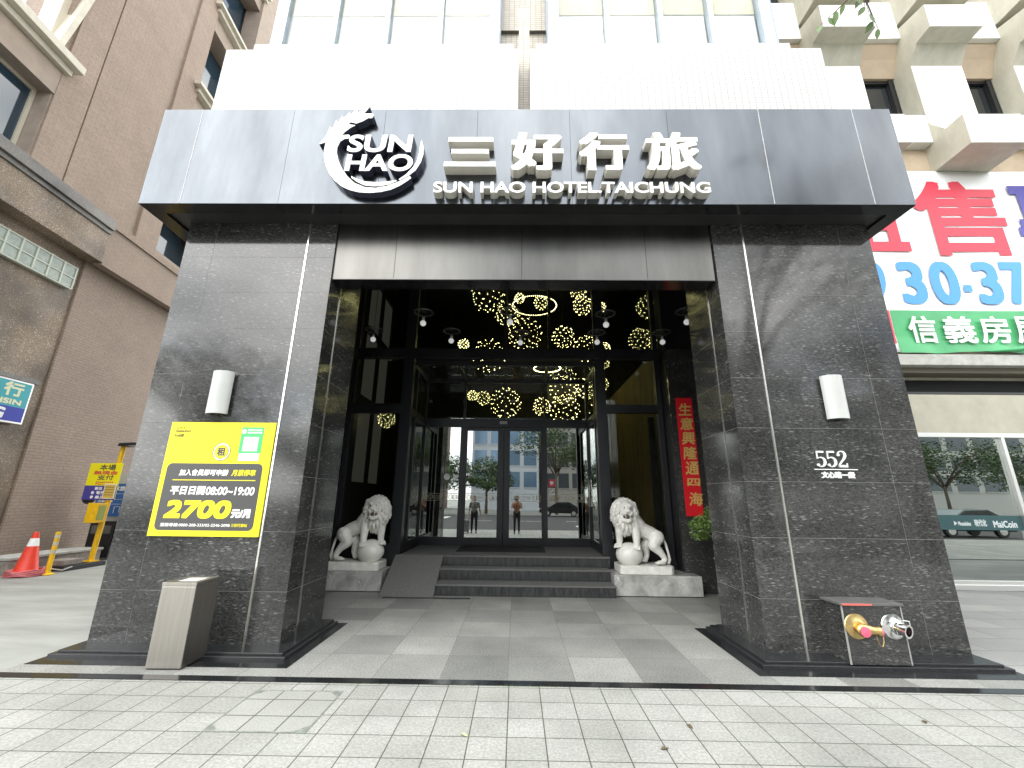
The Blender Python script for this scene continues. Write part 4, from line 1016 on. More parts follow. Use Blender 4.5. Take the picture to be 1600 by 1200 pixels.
# ------------------------------------------------------------------ left building (brown brick)
def left_building():
    A = (-10.95, 10.3, 0)
    e = empty('brown_brick_building', 'brown brick building with granite base and blue windows left of the hotel', 'building', A, rad(95.26))
    # local frame: x along the wall (away from the street), -y outwards
    def B(name, m, *boxes, bevel=0, parent=e):
        mb = MB()
        for b in boxes: mb.box(*b)
        return mb.build(name, m, parent, bevel=bevel)
    uG = -.82
    B('granite_base', brown_granite, (-5.6, uG, .35, .8, 0, 7.5))
    B('brick_base', tan_brick, (uG+.002, 14, .30, .8, 0, 7.5))
    B('granite_band', brown_granite, (-5.6, -.76, -.02, .8, 7.42, 8.24), bevel=.01)
    B('brick_band', tan_brick, (-.758, 14, .0, .8, 7.44, 8.48))
    B('band_course', tan_brick, (-.758, 14, -.05, .2, 8.482, 8.66), (-.758, 14, -.03, .2, 7.36, 7.438))
    B('granite_ledge', grey_granite, (-5.6, -.76, -.12, .8, 8.36, 8.62), (-5.6, -.76, -.06, .8, 8.242, 8.358), bevel=.008)
    j = MB()
    for u in (-4.2, -2.05, -1.55): j.box(u, u+.012, -.0225, .02, 7.43, 8.235)
    j.build('band_joint', M('pale joint', (.3,.27,.22), .8), e)
    # upper wall pieces around the openings
    zt = 34
    uw, ug, ue, up = -2.89, -2.18, -.23, .036
    B('brick_wall', tan_brick, (uw, ug, .05, 1.2, 8.64, zt), (ug+.04, ue, .05, 1.2, 8.64, zt), (up, .80, .05, 1.2, 8.66, zt), (-5.6, uw, .05, 1.2, 15.5, zt))
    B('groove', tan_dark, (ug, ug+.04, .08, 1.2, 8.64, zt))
    B('reveal_strip', tan_plain, (ue, up, .13, 1.2, 8.66, zt))
    # big window by the street
    B('window_reveal', tan_plain, (uw-.03, uw-.001, .10, .8, 8.64, 10.5), (-5.6, uw, .06, .72, 10.5, 11.13))
    fr = B('window', win_cream, (-3.02, -2.94, .38, .46, 8.64, 10.5), (-5.6, -3.02, .38, .46, 8.64, 8.74), (-5.6, -3.02, .38, .46, 10.42, 10.5))
    B('pane', blue_glass, (-5.6, -3.02, .42, .44, 8.74, 10.42), parent=fr)
    B('sill', cream_sill, (-5.6, -2.70, -.22, .3, 11.30, 11.5), (-5.6, -2.80, -.06, .3, 11.14, 11.298), bevel=.012)
    w2 = B('curved_window', win_cream, (-3.95, -3.85, .25, .33, 11.5, 15.4), (-5.6, -3.95, .25, .33, 11.5, 11.6), (-3.25, uw-.02, .2, .6, 11.5, 15.5))
    B('pane', blue_glass, (-4.75, -3.95, .3, .32, 11.6, 15.4), parent=w2)
    B('white_curtain', white_panel, (-5.6, -4.76, .3, .33, 11.6, 15.4), parent=w2)
    P = [(-3.26+.42*math.sin(t/12*1.3), 11.5+3.9*t/12) for t in range(13)]
    arch = MB()
    for k in range(12):
        (a, b), (c, d) = P[k], P[k+1]
        arch.prism([(a, b), (a+.13, b), (c+.13, d), (c, d)], -.02, .3, 'y')
    arch.build('arch_trim', cream_sill, w2)
    B('arch_wall', tan_brick, (-3.1, uw, .1, 1.2, 11.5, 15.5))
    # right-hand window column
    zs = [(8.9, 10.35), (11.2, 14.25), (15.2, 18.05), (18.95, 22.0), (22.9, 26.0)]
    col_ = MB(); prev = 8.66
    for z0, z1 in zs:
        col_.box(.802, 2.9, .16, 1.2, prev, z0); prev = z1
    col_.box(.802, 2.9, .16, 1.2, prev, zt); col_.box(2.9, 14, .05, 1.2, 8.66, zt)
    col_.build('spandrel', tan_plain, e)
    for z0, z1 in zs:
        w3 = B('window', dark_plastic, (.81, .87, .72, .8, z0, z1), (1.5, 1.55, .72, .8, z0, z1), (2.84, 2.89, .72, .8, z0, z1))
        B('pane', blue_glass, (.805, 2.895, .77, .79, z0, z1), parent=w3)
        if z0 > 10: B('sill', cream_sill, (.55, 3.0, -.18, .7, z0-.12, z0), (.7, 3.0, -.05, .3, z0-.28, z0-.122), bevel=.01, parent=w3)
    # glass-block strip under the band
    g = MB(); fr = MB()
    us = [-1.02-.32*k for k in range(13)]
    for k in range(12):
        for q in range(2): g.box(us[k+1]+.02, us[k]-.02, .262, .35, 6.52+.28*q, 6.78+.28*q)
    gb = g.build('glass_block_strip', glass_block, e, bevel=.01)
    for u in us: fr.box(u-.018, u+.018, .24, .35, 6.5, 7.08)
    for z in (6.5, 6.78, 7.06): fr.box(us[-1], us[0], .245, .35, z-.015, z+.015)
    fr.build('block_frame', M('pale block frame', (.5,.53,.45), .4), gb)
    return e
left_building()

def bank_sign():
    e = empty('bank_sign', 'teal and blue bank sign on the brown granite wall', 'sign', (-10.95, 10.3, 0), rad(95.26))
    u0, u1, z0, z1, y = -5.5, -1.27, 3.05, 3.98, .12
    MB().box(u0, u1, y, .345, z0, z1).build('frame', alu, e, bevel=.006)
    MB().box(u0+.04, u1-.04, y-.006, y-.001, 3.40, z1-.04).build('teal_panel', teal_ink, e)
    MB().box(u0+.04, u1-.04, y-.006, y-.001, z0+.04, 3.398).build('blue_panel', blue_ink, e)
    t = MB(); yy = y-.009
    lettering(t, '行', -1.85, -1.45, 3.62, 3.92, yy, bold=.012); lettering(t, '銀', -2.35, -1.95, 3.62, 3.92, yy, bold=.012)
    lettering(t, 'HSIN', -1.97, -1.43, 3.44, 3.56, yy, bold=.008); t.build('pale_lettering', M('pale yellow print',(.72,.74,.5),.5), e)
    t = MB(); lettering(t, 'G', -1.97, -1.69, 3.12, 3.36, yy, bold=.012, shear=.1); t.build('white_lettering', white_ink, e)
    MB().box(u0, u1+.1, .1, .345, z1+.003, z1+.10).build('sign_hood', grey_granite, e)
bank_sign()

def parking_things():
    # low kerb wall
    tag(MB().box(-10.86, -10.22, 8.95, 10.9, -.01, .27).build('kerb_wall', kerb_stone, bevel=.02), 'low granite kerb wall at the foot of the brown building', 'kerb wall')
    o = MB().box(-10.88, -10.20, 8.93, 10.92, .271, .33).build('kerb_cap', grey_ledge, bevel=.012)
    o.parent = bpy.data.objects['kerb_wall']
    # cone
    e = empty('traffic_cone', 'red traffic cone with white band standing on a coil of rope', 'traffic cone', (-9.86, 8.98, 0))
    prof = [(.205,.05),(.19,.06),(.05,.80),(.045,.83),(.03,.83)]
    MB().lathe([(.20,.05),(.185,.07),(.092,.56)], n=28, caps=False).build('lower_cone', cone_red, e, smooth='auto')
    MB().lathe([(.092,.56),(.063,.71)], n=28, caps=False).build('white_band', cone_white, e, smooth='auto')
    MB().lathe([(.063,.71),(.042,.82),(.03,.83)], n=28).build('tip', cone_red, e, smooth='auto')
    MB().box(-.21,.21,-.21,.21,.0,.045).build('foot', cone_red, e, bevel=.02)
    rp = MB()
    rnd = random.Random(4)
    for k in range(4):
        R0 = .31-.012*k
        rp.tube([((R0+.02*math.sin(3*a+k))*math.cos(a), (R0+.02*math.cos(2*a+k))*math.sin(a)*.9, .02+.028*k+.012*math.sin(4*a+k)) for a in [q*math.pi/12 for q in range(25)]], .016, 6)
    tag(rp.build('rope_coil', rope_pink, None, True, loc=(-9.86,8.98,0)), 'faded red rope coiled round the foot of the cone', 'rope')
    # delineator post
    e = empty('delineator_post', 'slim yellow bollard with pale reflective bands beside the cone', 'bollard', (-9.56, 9.13, 0))
    MB().lathe([(.11,0),(.11,.012),(.06,.03),(.05,.035)], n=24).build('foot', yellow_paint, e, smooth='auto')
    MB().lathe([(.042,.03),(.042,.82),(.03,.825)], n=18).build('post', yellow_paint, e, smooth='auto')
    for z in (.40,.56,.70): MB().lathe([(.0435,z),(.0435,z+.07)], n=18, caps=False).build('reflective_band', M('worn silver band',(.55,.5,.36),.4), e, smooth='auto')
    # island slab
    tag(MB().box(-10.15,-9.62,9.5,10.45,-.006,.09).build('island_slab', dark_plastic, bevel=.01), 'low black island slab under the yellow sign pole', 'island slab')
    tag(MB().box(-10.1,-9.72,9.55,9.98,.091,.21).build('ballast_block', kerb_stone, bevel=.015), 'rough stone block lying on the island slab', 'stone block')
    # pole with sign
    e = empty('parking_sign_pole', 'yellow pole carrying a yellow and blue payment sign and floodlight', 'sign pole', (-9.85, 10.3, .09))
    MB().tube([(0,0,0),(.10,0,2.7)], .055, 16).build('pole', yellow_paint, e, smooth='auto')
    MB().box(-.11,.11,-.11,.11,0,.02).build('base_plate', yellow_paint, e)
    MB().prism([(.08,2.64),(.62,2.69),(.60,2.74),(.1,2.72)], -.16, .16).build('floodlight', dark_plastic, e, bevel=.008)
    MB().prism([(.30,2.652),(.58,2.679),(.58,2.684),(.30,2.657)], -.11, .11).build('lamp_glass', white_panel, e)
    s = MB().box(-.52,.27,-.09,-.075,1.37,2.23).build('sign_plate', yellow_ink, e)
    MB().box(-.52,.27,-.094,-.091,1.37,1.70).build('blue_half', indigo_ink, s)
    t = MB(); lettering(t,'本場',-.27,.12,2.06,2.20,-.093,bold=.003); lettering(t,'支付',-.27,.12,1.83,1.95,-.093,bold=.003); t.build('dark_lettering', grey_ink, s)
    t = MB(); lettering(t,'無現金',-.38,.2,1.955,2.05,-.093,bold=.003); lettering(t,'Cashless',-.28,.15,1.765,1.80,-.093,bold=.002); lettering(t,'Payments',-.28,.15,1.715,1.75,-.093,bold=.002); t.build('red_lettering', red_ink, s)
    t = MB(); lettering(t,'數位',-.26,-.08,1.60,1.67,-.097,bold=.003); lettering(t,'電子',-.2,-.02,1.50,1.57,-.097,bold=.003); lettering(t,'線上',-.2,-.02,1.40,1.47,-.097,bold=.003)
    for z in (1.535,1.435): t.lathe([(.035,0),(.035,.002)], (-.29,-.097,z), 14, (0,1,0))
    t.build('white_lettering', white_ink, s)
    n_ = MB().box(-.02,.26,-.112,-.1,1.40,1.74).build('notice_frame', white_ink, s)
    MB().box(-.005,.245,-.116,-.113,1.415,1.725).build('notice', M('ochre notice',(.62,.42,.08),.5), n_)
    l_ = MB()
    for z in (1.48,1.54,1.6,1.66): l_.box(.01,.23,-.119,-.117,z,z+.012)
    l_.build('notice_lines', grey_ink, n_)
    MB().box(-.12,.13,-.30,-.06,.86,1.30).build('control_box', yellow_paint, e, bevel=.01)
    MB().box(.131,.135,-.27,-.1,.92,1.24).build('green_label', M('olive label',(.3,.33,.06),.5), e)
    m = MB()
    for z in (1.42, 1.95): m.lathe([(.12,0),(.15,.03),(.15,.08),(.05,.1)], (-.43,-.06,z), 18, (0,1,0))
    m.build('round_mirror', dark_plastic, e, smooth='auto')
    # kiosk
    e = empty('parking_kiosk', 'black parking payment kiosk with a blue information board', 'kiosk', (-10.63, 11.3, 0))
    MB().box(-.32,.32,-.12,.25,.04,.92).build('cabinet', dark_plastic, e, bevel=.015)
    MB().box(-.25,.25,-.128,-.121,.62,.82).build('screen_band', M('smoked screen band',(.14,.14,.13),.15), e)
    MB().box(-.36,.40,-.06,.2,.921,1.04).build('neck', grey_paint, e)
    b = MB().box(-.36,.42,-.1,-.06,1.041,2.12).build('information_board', sky_ink, e)
    MB().box(-.36,.42,-.104,-.101,1.86,2.12).build('grey_header', grey_paint, b)
    b.data.materials[0] = M('board blue', (.03,.13,.42), .5)
    t = MB(); lettering(t,'城市車旅',-.28,.36,1.68,1.80,-.104,bold=.004)
    for z in (1.60,1.46,1.34): t.box(-.33,.39,-.1035,-.1015,z,z+.008)
    for z in (1.50,1.385): lettering(t,'月租 停車',-.3,.1,z,z+.06,-.104,bold=.002)
    lettering(t,'入口',-.28,.02,1.16,1.27,-.104,bold=.003); t.tube([(.18,-.103,1.12),(.18,-.103,1.28),(.32,-.103,1.28),(.32,-.103,1.14)], .008, 4)
    t.build('white_lettering', white_ink, b)
    MB().box(.36,.50,-.13,.3,.35,1.05).build('side_panel', grey_paint, e, bevel=.01)
    tag(MB().tube([(-10.2,11.1,.03),(-9.95,11.0,.015),(-9.7,10.95,.02),(-9.5,11.1,.06),(-9.35,11.3,.22),(-9.3,11.5,.3)], .014, 6).build('power_cable', cable_m, None, True), 'grey cable looping from the foot of the parking kiosk', 'cable')
    tag(MB().tube([(-10.15,9.0,.06),(-10.0,9.25,.09),(-9.8,9.3,.12),(-9.62,9.28,.08),(-9.5,9.35,.05),(-9.45,9.5,.1)], .013, 6).build('pale_hose', cable_m, None, True), 'pale hose lying between the cone and the yellow bollard', 'hose')
parking_things()

# ------------------------------------------------------------------ right building (precast facade, shop)
def right_building():
    e = empty('precast_building', 'pale precast concrete office building with angular ledges right of the hotel', 'building', (5, 8.8, 0)); e.location = (0, 0, 0)
    PR = [(9.1,14.3),(7.92,14.02),(7.94,13.29),(8.325,13.258),(8.6,12.84),(8.611,10.935),(8.31,10.438),(7.90,10.438),(7.91,9.62),(8.78,9.61),(9.1,9.61)]
    pitch, wd = 2.69, 1.34
    for k in range(-2, 4):
        x0 = 10.42+k*pitch
        if x0 > 19: continue
        for dz in ((0, 4.72) if k > -3 else (0,)):
            u = MB().prism([(a, b+dz) for a, b in PR], x0, x0+wd, 'x').build('precast_unit', precast, e)
            # street faces whitened, with overexposed daylight put into their colour
            f = MB()
            for (a, b), (c, d) in ((PR[1],PR[2]),(PR[4],PR[5]),(PR[5],PR[6]),(PR[7],PR[8])):
                f.quad((x0+.012, a-.004, b+dz-.01), (x0+wd-.002, a-.004, b+dz-.01), (x0+wd-.002, c-.004, d+dz+.01), (x0+.012, c-.004, d+dz+.01))
            f.build('lit_face', precast_lit, u)
            # recessed bay to its right: window, spandrel above and below
            a, b = x0+wd, x0+pitch
            w_ = MB().box(a, b, 9.2, 9.24, 11.2+dz, 12.95+dz).build('window', dark_window, e)
            fr = MB().box(b-.16, b-.05, 9.08, 9.19, 11.2+dz, 12.95+dz).box(a, b-.05, 9.12, 9.19, 12.86+dz, 12.95+dz)
            fr.build('frame', black_frame, w_)
            MB().prism([(8.9,13.45+dz),(8.75,13.75+dz),(8.75,14.6+dz),(9.2,14.6+dz),(9.2,12.96+dz),(9.05,12.96+dz)], a+.001, b-.001, 'x').build('spandrel_soffit', precast_tan, e)
            MB().box(a+.002, b-.002, 8.62, 9.18, 13.85+dz, 15.2+dz).build('spandrel', precast_lit, e)
            if dz == 0:
                MB().box(a+.002, b-.002, 8.62, 9.18, 10.35, 11.2).build('spandrel', precast_lit, e)
                MB().box(a+.001, b-.001, 8.86, 9.2, 9.2, 10.34).build('tan_panel', precast_tan, e)
    MB().box(5.0, 20, 9.25, 20, 4.3, 30).build('wall', precast, e)
    MB().box(5.0, 20, 8.86, 9.25, 4.75, 9.6).build('banner_wall', precast, e)
    # ledge and shop front
    MB().box(5.0, 20, 8.70, 9.3, 4.48, 4.73).build('ledge', grey_ledge, e, bevel=.012)
    MB().box(5.0, 20, 8.88, 9.3, 4.36, 4.478).build('ledge_soffit', M('brown ledge soffit',(.16,.145,.11),.8), e)
    MB().box(5.0, 20, 9.3, 9.5, 3.84, 4.36).build('dark_gap', void_black, e)
    MB().box(5.0, 20, 8.80, 9.3, 3.02, 3.845).build('shop_panel', beige_panel, e)
    MB().box(5.0, 20, 8.78, 8.95, 2.93, 3.018).build('head_rail', alu, e)
    MB().box(5.0, 20, 8.76, 8.98, 0, .10).box(5, 20, 8.80, 8.95, .10, .17).build('sill', alu, e, bevel=.004)
    sff = MB().box(5.0, 15, 8.90, 8.93, .17, .2).build('shop_front', alu, e)
    for x in (8.03, 10.12, 12.3): MB().box(x-.035, x+.035, 8.79, 8.93, .201, 2.93).build('post', alu, sff)
    for a, b in ((5.1,7.995),(8.065,10.085),(10.155,12.265),(12.335,15)):
        MB().box(a, b, 8.85, 8.86, .17, 2.93).build('pane', shop_glass, sff)
        t = MB().box(a, b, 8.842, 8.845, 1.09, 1.37).build('teal_strip', M('dark teal film',(.02,.062,.068),.3), sff)
    t = MB(); lettering(t, 'MaiCoin', 9.49, 9.95, 1.14, 1.27, 8.838, bold=.004); lettering(t, '現代化', 9.12, 9.36, 1.16, 1.29, 8.838, bold=.003); lettering(t, 'Mosadolex', 8.80, 9.05, 1.17, 1.25, 8.838, bold=.002)
    t.prism([(8.72,1.17),(8.72,1.26),(8.78,1.215)], 8.838, 8.8395)
    t.build('white_lettering', M('dim white film',(.5,.55,.55),.5), sff)
    MB().tube([(8.30,8.84,1.46),(8.30,8.78,1.44),(8.30,8.78,1.22),(8.30,8.84,1.2)], .02, 8).build('door_handle', dark_plastic, sff)
    MB().box(5.1, 15, 12.0, 12.1, 0, 3.9).build('shop_rear_wall', lobby_dark, e)
    MB().box(5.1, 15, 8.98, 12, -.003, .0).build('shop_floor', lobby_floor, e)
    MB().box(5.1, 15, 8.98, 12, 3.9, 3.95).build('shop_ceiling', lobby_dark, e)
    MB().box(4.95, 5.1, 8.8, 14, 0, 30).build('party_wall', precast, e)
right_building()

def rent_banner():
    e = empty('property_banner', 'large white for-rent banner with red characters and blue phone number', 'banner', (12, 8.8, 4.8)); e.location = (0, 0, 0)
    y = 8.80
    # vinyl sheet with a wavy, lifted lower hem
    nx, nz = 60, 24; v = MB(); X0, X1, Z0, Z1 = 6.4, 17, 4.80, 9.605
    def sheet(x, z):
        lift = max(0, 1-(z-Z0)/.35)
        return y-.02-.01*math.sin(x*1.7+z)-lift*(.035+.03*math.sin(x*3.1)+.02*math.sin(x*7.3))
    def patch(x0, x1, z0, z1, d):
        m = MB(); P = [[(x0+(x1-x0)*i/nx, z0+(z1-z0)*j/nz) for j in range(nz+1)] for i in range(nx+1)]
        base = 0
        m.v = [(a, sheet(a, b)+d, b-(.03*math.sin(a*2.3)*max(0, 1-(b-Z0)/.3) if b < Z0+.3 else 0)) for r in P for a, b in r]
        m.f = [(i*(nz+1)+j, (i+1)*(nz+1)+j, (i+1)*(nz+1)+j+1, i*(nz+1)+j+1) for i in range(nx) for j in range(nz)]
        return m
    o = patch(X0, X1, Z0, Z1, 0).build('vinyl_sheet', banner_white, e, True)
    s_ = o.modifiers.new('thick', 'SOLIDIFY'); s_.thickness = .004; s_.offset = 1
    patch(8.42, 17, Z0-.012, 5.80, -.010).build('green_strip', banner_green, e, True)
    patch(7.9, 8.40, Z0+.2, 5.80, -.010).build('red_strip', red_ink, e, True)
    yy = y-.045
    t = MB(); lettering(t, '租', 7.25, 9.29, 7.25, 9.30, yy, bold=.055); lettering(t, '售', 9.60, 11.72, 7.21, 9.29, yy, bold=.055); t.build('red_characters', red_ink, e)
    t = MB(); lettering(t, '專', 11.95, 14.0, 7.25, 9.32, yy, bold=.06); t.build('indigo_character', indigo_ink, e)
    t = MB()
    for ch, a, b in (('0',7.18,7.8),('9',7.90,8.50),('3',8.80,9.385),('0',9.52,10.15),('3',10.53,11.1),('7',11.18,11.72)): lettering(t, ch, a, b, 5.956, 7.041, yy, bold=.05, boldz=.035)
    t.box(10.226, 10.415, yy, yy+.002, 6.27, 6.44); t.build('phone_number', sky_ink, e)
    t = MB()
    for ch, a, b in (('信',8.70,9.31),('義',9.46,10.155),('房',10.25,10.92),('屋',11.02,11.7)): lettering(t, ch, a, b, 5.0, 5.64, y-.085, bold=.012)
    t.build('agency_lettering', white_ink, e)
    MB().tube([(10.3,8.70,4.80),(10.9,8.66,4.84),(11.5,8.63,4.99),(11.9,8.62,5.25)], [.02,.05,.05,.02], 10).build('torn_hem', banner_green, e, True)
rent_banner()

# ------------------------------------------------------------------ street side (behind the viewer, seen in the glass and granite)
def tree(x, y, h, r, label, seed, group, lean=0, leaves=2600, leaf=.16, mat_=None):
    rnd = random.Random(seed)
    e = empty('street_tree', label, 'tree', (x, y, -.1), 0, group)
    t = MB(); th = h*.42
    t.tube([(0,0,0),(lean*.3,.05,th*.5),(lean,0,th)], [.19,.15,.12], 10)
    f = MB()
    for k in range(9):
        a = k*2.4+rnd.random(); L = r*rnd.uniform(.55, .95); zz = th+rnd.uniform(.15, 1)*(h-th)*.8
        tip = (lean+L*math.cos(a), L*math.sin(a), zz)
        t.tube([(lean,0,th*rnd.uniform(.85,1)),(lean+L*.4*math.cos(a), L*.4*math.sin(a), th+(zz-th)*.6), tip], [.09,.055,.02], 7)
        leaf_cluster(f, tip, r*.42, leaves//12, leaf, rnd, .7)
        leaf_cluster(f, (lean+L*.55*math.cos(a), L*.55*math.sin(a), th+(zz-th)*.75), r*.35, leaves//24, leaf, rnd, .7)
    leaf_cluster(f, (lean,0,h*.85), r*.5, leaves//8, leaf, rnd, .7)
    t.build('trunk', bark, e, True); f.build('crown', mat_ or leaf_dark, e)
    return e
def overhanging_tree():
    e = tree(6.6, -1.6, 11.5, 3.0, 'street tree on the pavement whose leafy twig hangs into view', 11, 'street trees along the kerb')
    # the twig that dips into the top of the view
    o = Vector((6.6, -1.6, -.1))
    pts = [Vector((6.5,-1.4,5.2)), Vector((5.9,.2,6.3)), Vector((5.0,1.9,7.2)), Vector((4.1,3.0,7.35)), Vector((3.85,3.4,7.2))]
    b = MB().tube([p-o for p in pts], [.06,.04,.022,.01,.006], 7)
    f = MB(); rnd = random.Random(8)
    def leaf(p, d, L, W, nrm):
        d = Vector(d).normalized(); s_ = d.cross(Vector(nrm)).normalized(); n_ = s_.cross(d)
        q = [p, p+d*L*.25+s_*W*.42, p+d*L*.55+s_*W*.5-n_*L*.05, p+d*L-n_*L*.12, p+d*L*.55-s_*W*.5-n_*L*.05, p+d*L*.25-s_*W*.42]
        i = len(f.v); f.v += [tuple(a) for a in q]; f.f += [(i, i+1, i+2), (i, i+2, i+3), (i, i+3, i+4), (i, i+4, i+5)]
    for k in range(11):
        p = Vector((3.80+.035*k*(-1)**k, 3.42+.02*k, 7.18-.028*k))-o
        b.tube([pts[-1]-o, p], [.005,.003], 5)
        leaf(p, (rnd.uniform(-.8,.5), rnd.uniform(-.3,.3), -1), rnd.uniform(.12,.2), rnd.uniform(.045,.075), (rnd.uniform(-.4,.4), -1, rnd.uniform(-.2,.4)))
    b.build('branch', bark, e, True); f.build('twig_leaves', leaf_m, e)
overhanging_tree()
tree(11.2, -2.1, 10.5, 3.0, 'street tree on the right pavement behind the viewer', 12, 'street trees along the kerb')
tree(-9.5, -2.2, 7.0, 2.2, 'street tree on the left pavement behind the viewer', 13, 'street trees along the kerb')
for k, (x, y, h, r) in enumerate(((-9,-29,7,3.4),(-3.5,-30,6.5,3),(4.5,-28.5,11,4.5),(11,-30,9,4.0),(19,-29,8.5,4),(27,-30,9,4.2),(-20,-30,8,4),(39,-29,8,4.2),(47,-30,8.5,4.4),(55,-29,8,4.2),(64,-30,9,4.4))):
    tree(x, y, h, r, ['broad tree across the road left of the lamp mast','low tree across the road beside the lamp mast','tallest tree across the road','bushy tree across the road right of the tallest','round tree across the road opposite the shop','wide tree at the right end across the road','tree at the left end across the road','first tree beyond the white building across the road','second tree beyond the white building across the road','third tree beyond the white building across the road','last tree of the row far to the right across the road'][k], 30+k, 'trees across the road', leaves=2600, leaf=.34)
def city_block(name, x0, x1, y0, y1, h, wall, label, nx, nz, glassm, spand=None):
    e = empty(name, label, 'building', ((x0+x1)/2, y1, 0)); e.location = (0, 0, 0)
    MB().box(x0, x1, y0, y1, -.17, h).build('wall', wall, e)
    MB().box(x0-.3, x1+.3, y0-.3, y1+.3, h, h+.8).build('parapet', wall, e)
    w_ = (x1-x0)/nx; hz = (h-3)/nz
    for i in range(nx):
        m = MB(); f = MB()
        for j in range(nz):
            a, b, c, d = x0+i*w_+w_*.12, x0+(i+1)*w_-w_*.12, 2.6+j*hz+hz*.2, 2.6+(j+1)*hz-hz*.1
            m.box(a, b, y1+.02, y1+.05, c, d); f.box(a-.05, b+.05, y1+.001, y1+.12, c-.15, c-.03)
        o = m.build('window_column', glassm, e); f.build('sills', spand or wall, o)
city_block('office_tower', -7, 3.4, -62, -46, 46, M('pale blue tower wall',(.5,.53,.57),.5), 'tall blue glass office tower across the road', 4, 13, M('tower glass',(.16,.25,.36),.08,.3))
city_block('apartment_tower', 4.2, 13, -64, -48, 42, M('grey tower wall',(.33,.31,.29),.7), 'grey apartment tower beside the blue glass tower', 4, 12, M('apartment glass',(.06,.07,.08),.1))
city_block('white_block', 15, 34, -56, -38, 16, M('white block wall',(.72,.72,.7),.6), 'low white building across the road on the right', 7, 4, M('block glass',(.08,.1,.12),.1))
city_block('long_block', 38, 75, -60, -42, 14, M('long block wall',(.5,.5,.48),.6), 'long grey building far to the right across the road', 10, 4, M('long block glass',(.08,.1,.12),.1))
city_block('brown_block', -24, -12.5, -58, -40, 22, M('brown block wall',(.25,.16,.12),.7), 'brown brick building across the road on the left', 5, 6, M('brown glass',(.07,.07,.07),.1))
def lamp_mast(x, y, label):
    e = empty('lamp_mast', label, 'street lamp', (x, y, -.16))
    MB().tube([(0,0,0),(0,0,9)], [.11,.07], 10).build('mast', white_metal, e, True)
    MB().tube([(0,0,8.4),(.8,0,8.9),(1.9,0,9.0)], [.05,.045,.04], 8).build('arm', white_metal, e, True)
    MB().box(1.8,2.5,-.14,.14,8.93,9.06).build('lamp_head', grey_paint, e, bevel=.03)
lamp_mast(-1.9, -24.5, 'white street lamp mast on the far side of the road')
def car(x, y, paint, label, rz=0):
    e = empty('parked_car', label, 'car', (x, y, -.16), rz)
    body = MB().prism([(-2.15,.35),(-2.2,.7),(-1.9,.92),(-1.1,.98),(-.4,1.42),(.9,1.45),(1.7,1.0),(2.1,.9),(2.2,.6),(2.15,.32)], -.82, .82)
    body.build('body', paint, e, bevel=.07)
    MB().prism([(-.98,.99),(-.36,1.37),(.86,1.4),(1.5,1.02)], -.835, .835).build('side_glass', dark_window, e)
    MB().box(-2.215,-2.19,-.6,.6,.55,.62).build('number_plate', white_ink, e)
    for sx in (-1.35, 1.35):
        for sy in (-.72, .72):
            w_ = MB().lathe([(.2,-.1),(.32,-.1),(.33,-.06),(.33,.06),(.32,.1),(.2,.1)], (sx,sy,.33), 24, (0,1,0)).build('wheel', dark_plastic, e, smooth='auto')
            MB().lathe([(.02,0),(.19,.0),(.2,.02)], (sx,sy+(.1 if sy > 0 else -.1),.33), 18, (0,1 if sy > 0 else -1,0)).build('rim', alu, w_)
    for sy in (-.55, .55): MB().box(-2.205,-2.1,sy-.18,sy+.18,.66,.78).build('headlight', white_ink, e, bevel=.02)
car(24.5, -6.8, M('dark green car paint',(.02,.05,.045),.15,.3,coat=1), 'dark saloon car on the road opposite the shop', 0)
car(4.6, -25.0, M('black car paint',(.012,.012,.014),.15,.2,coat=1), 'black car waiting on the far side of the road', rad(8))

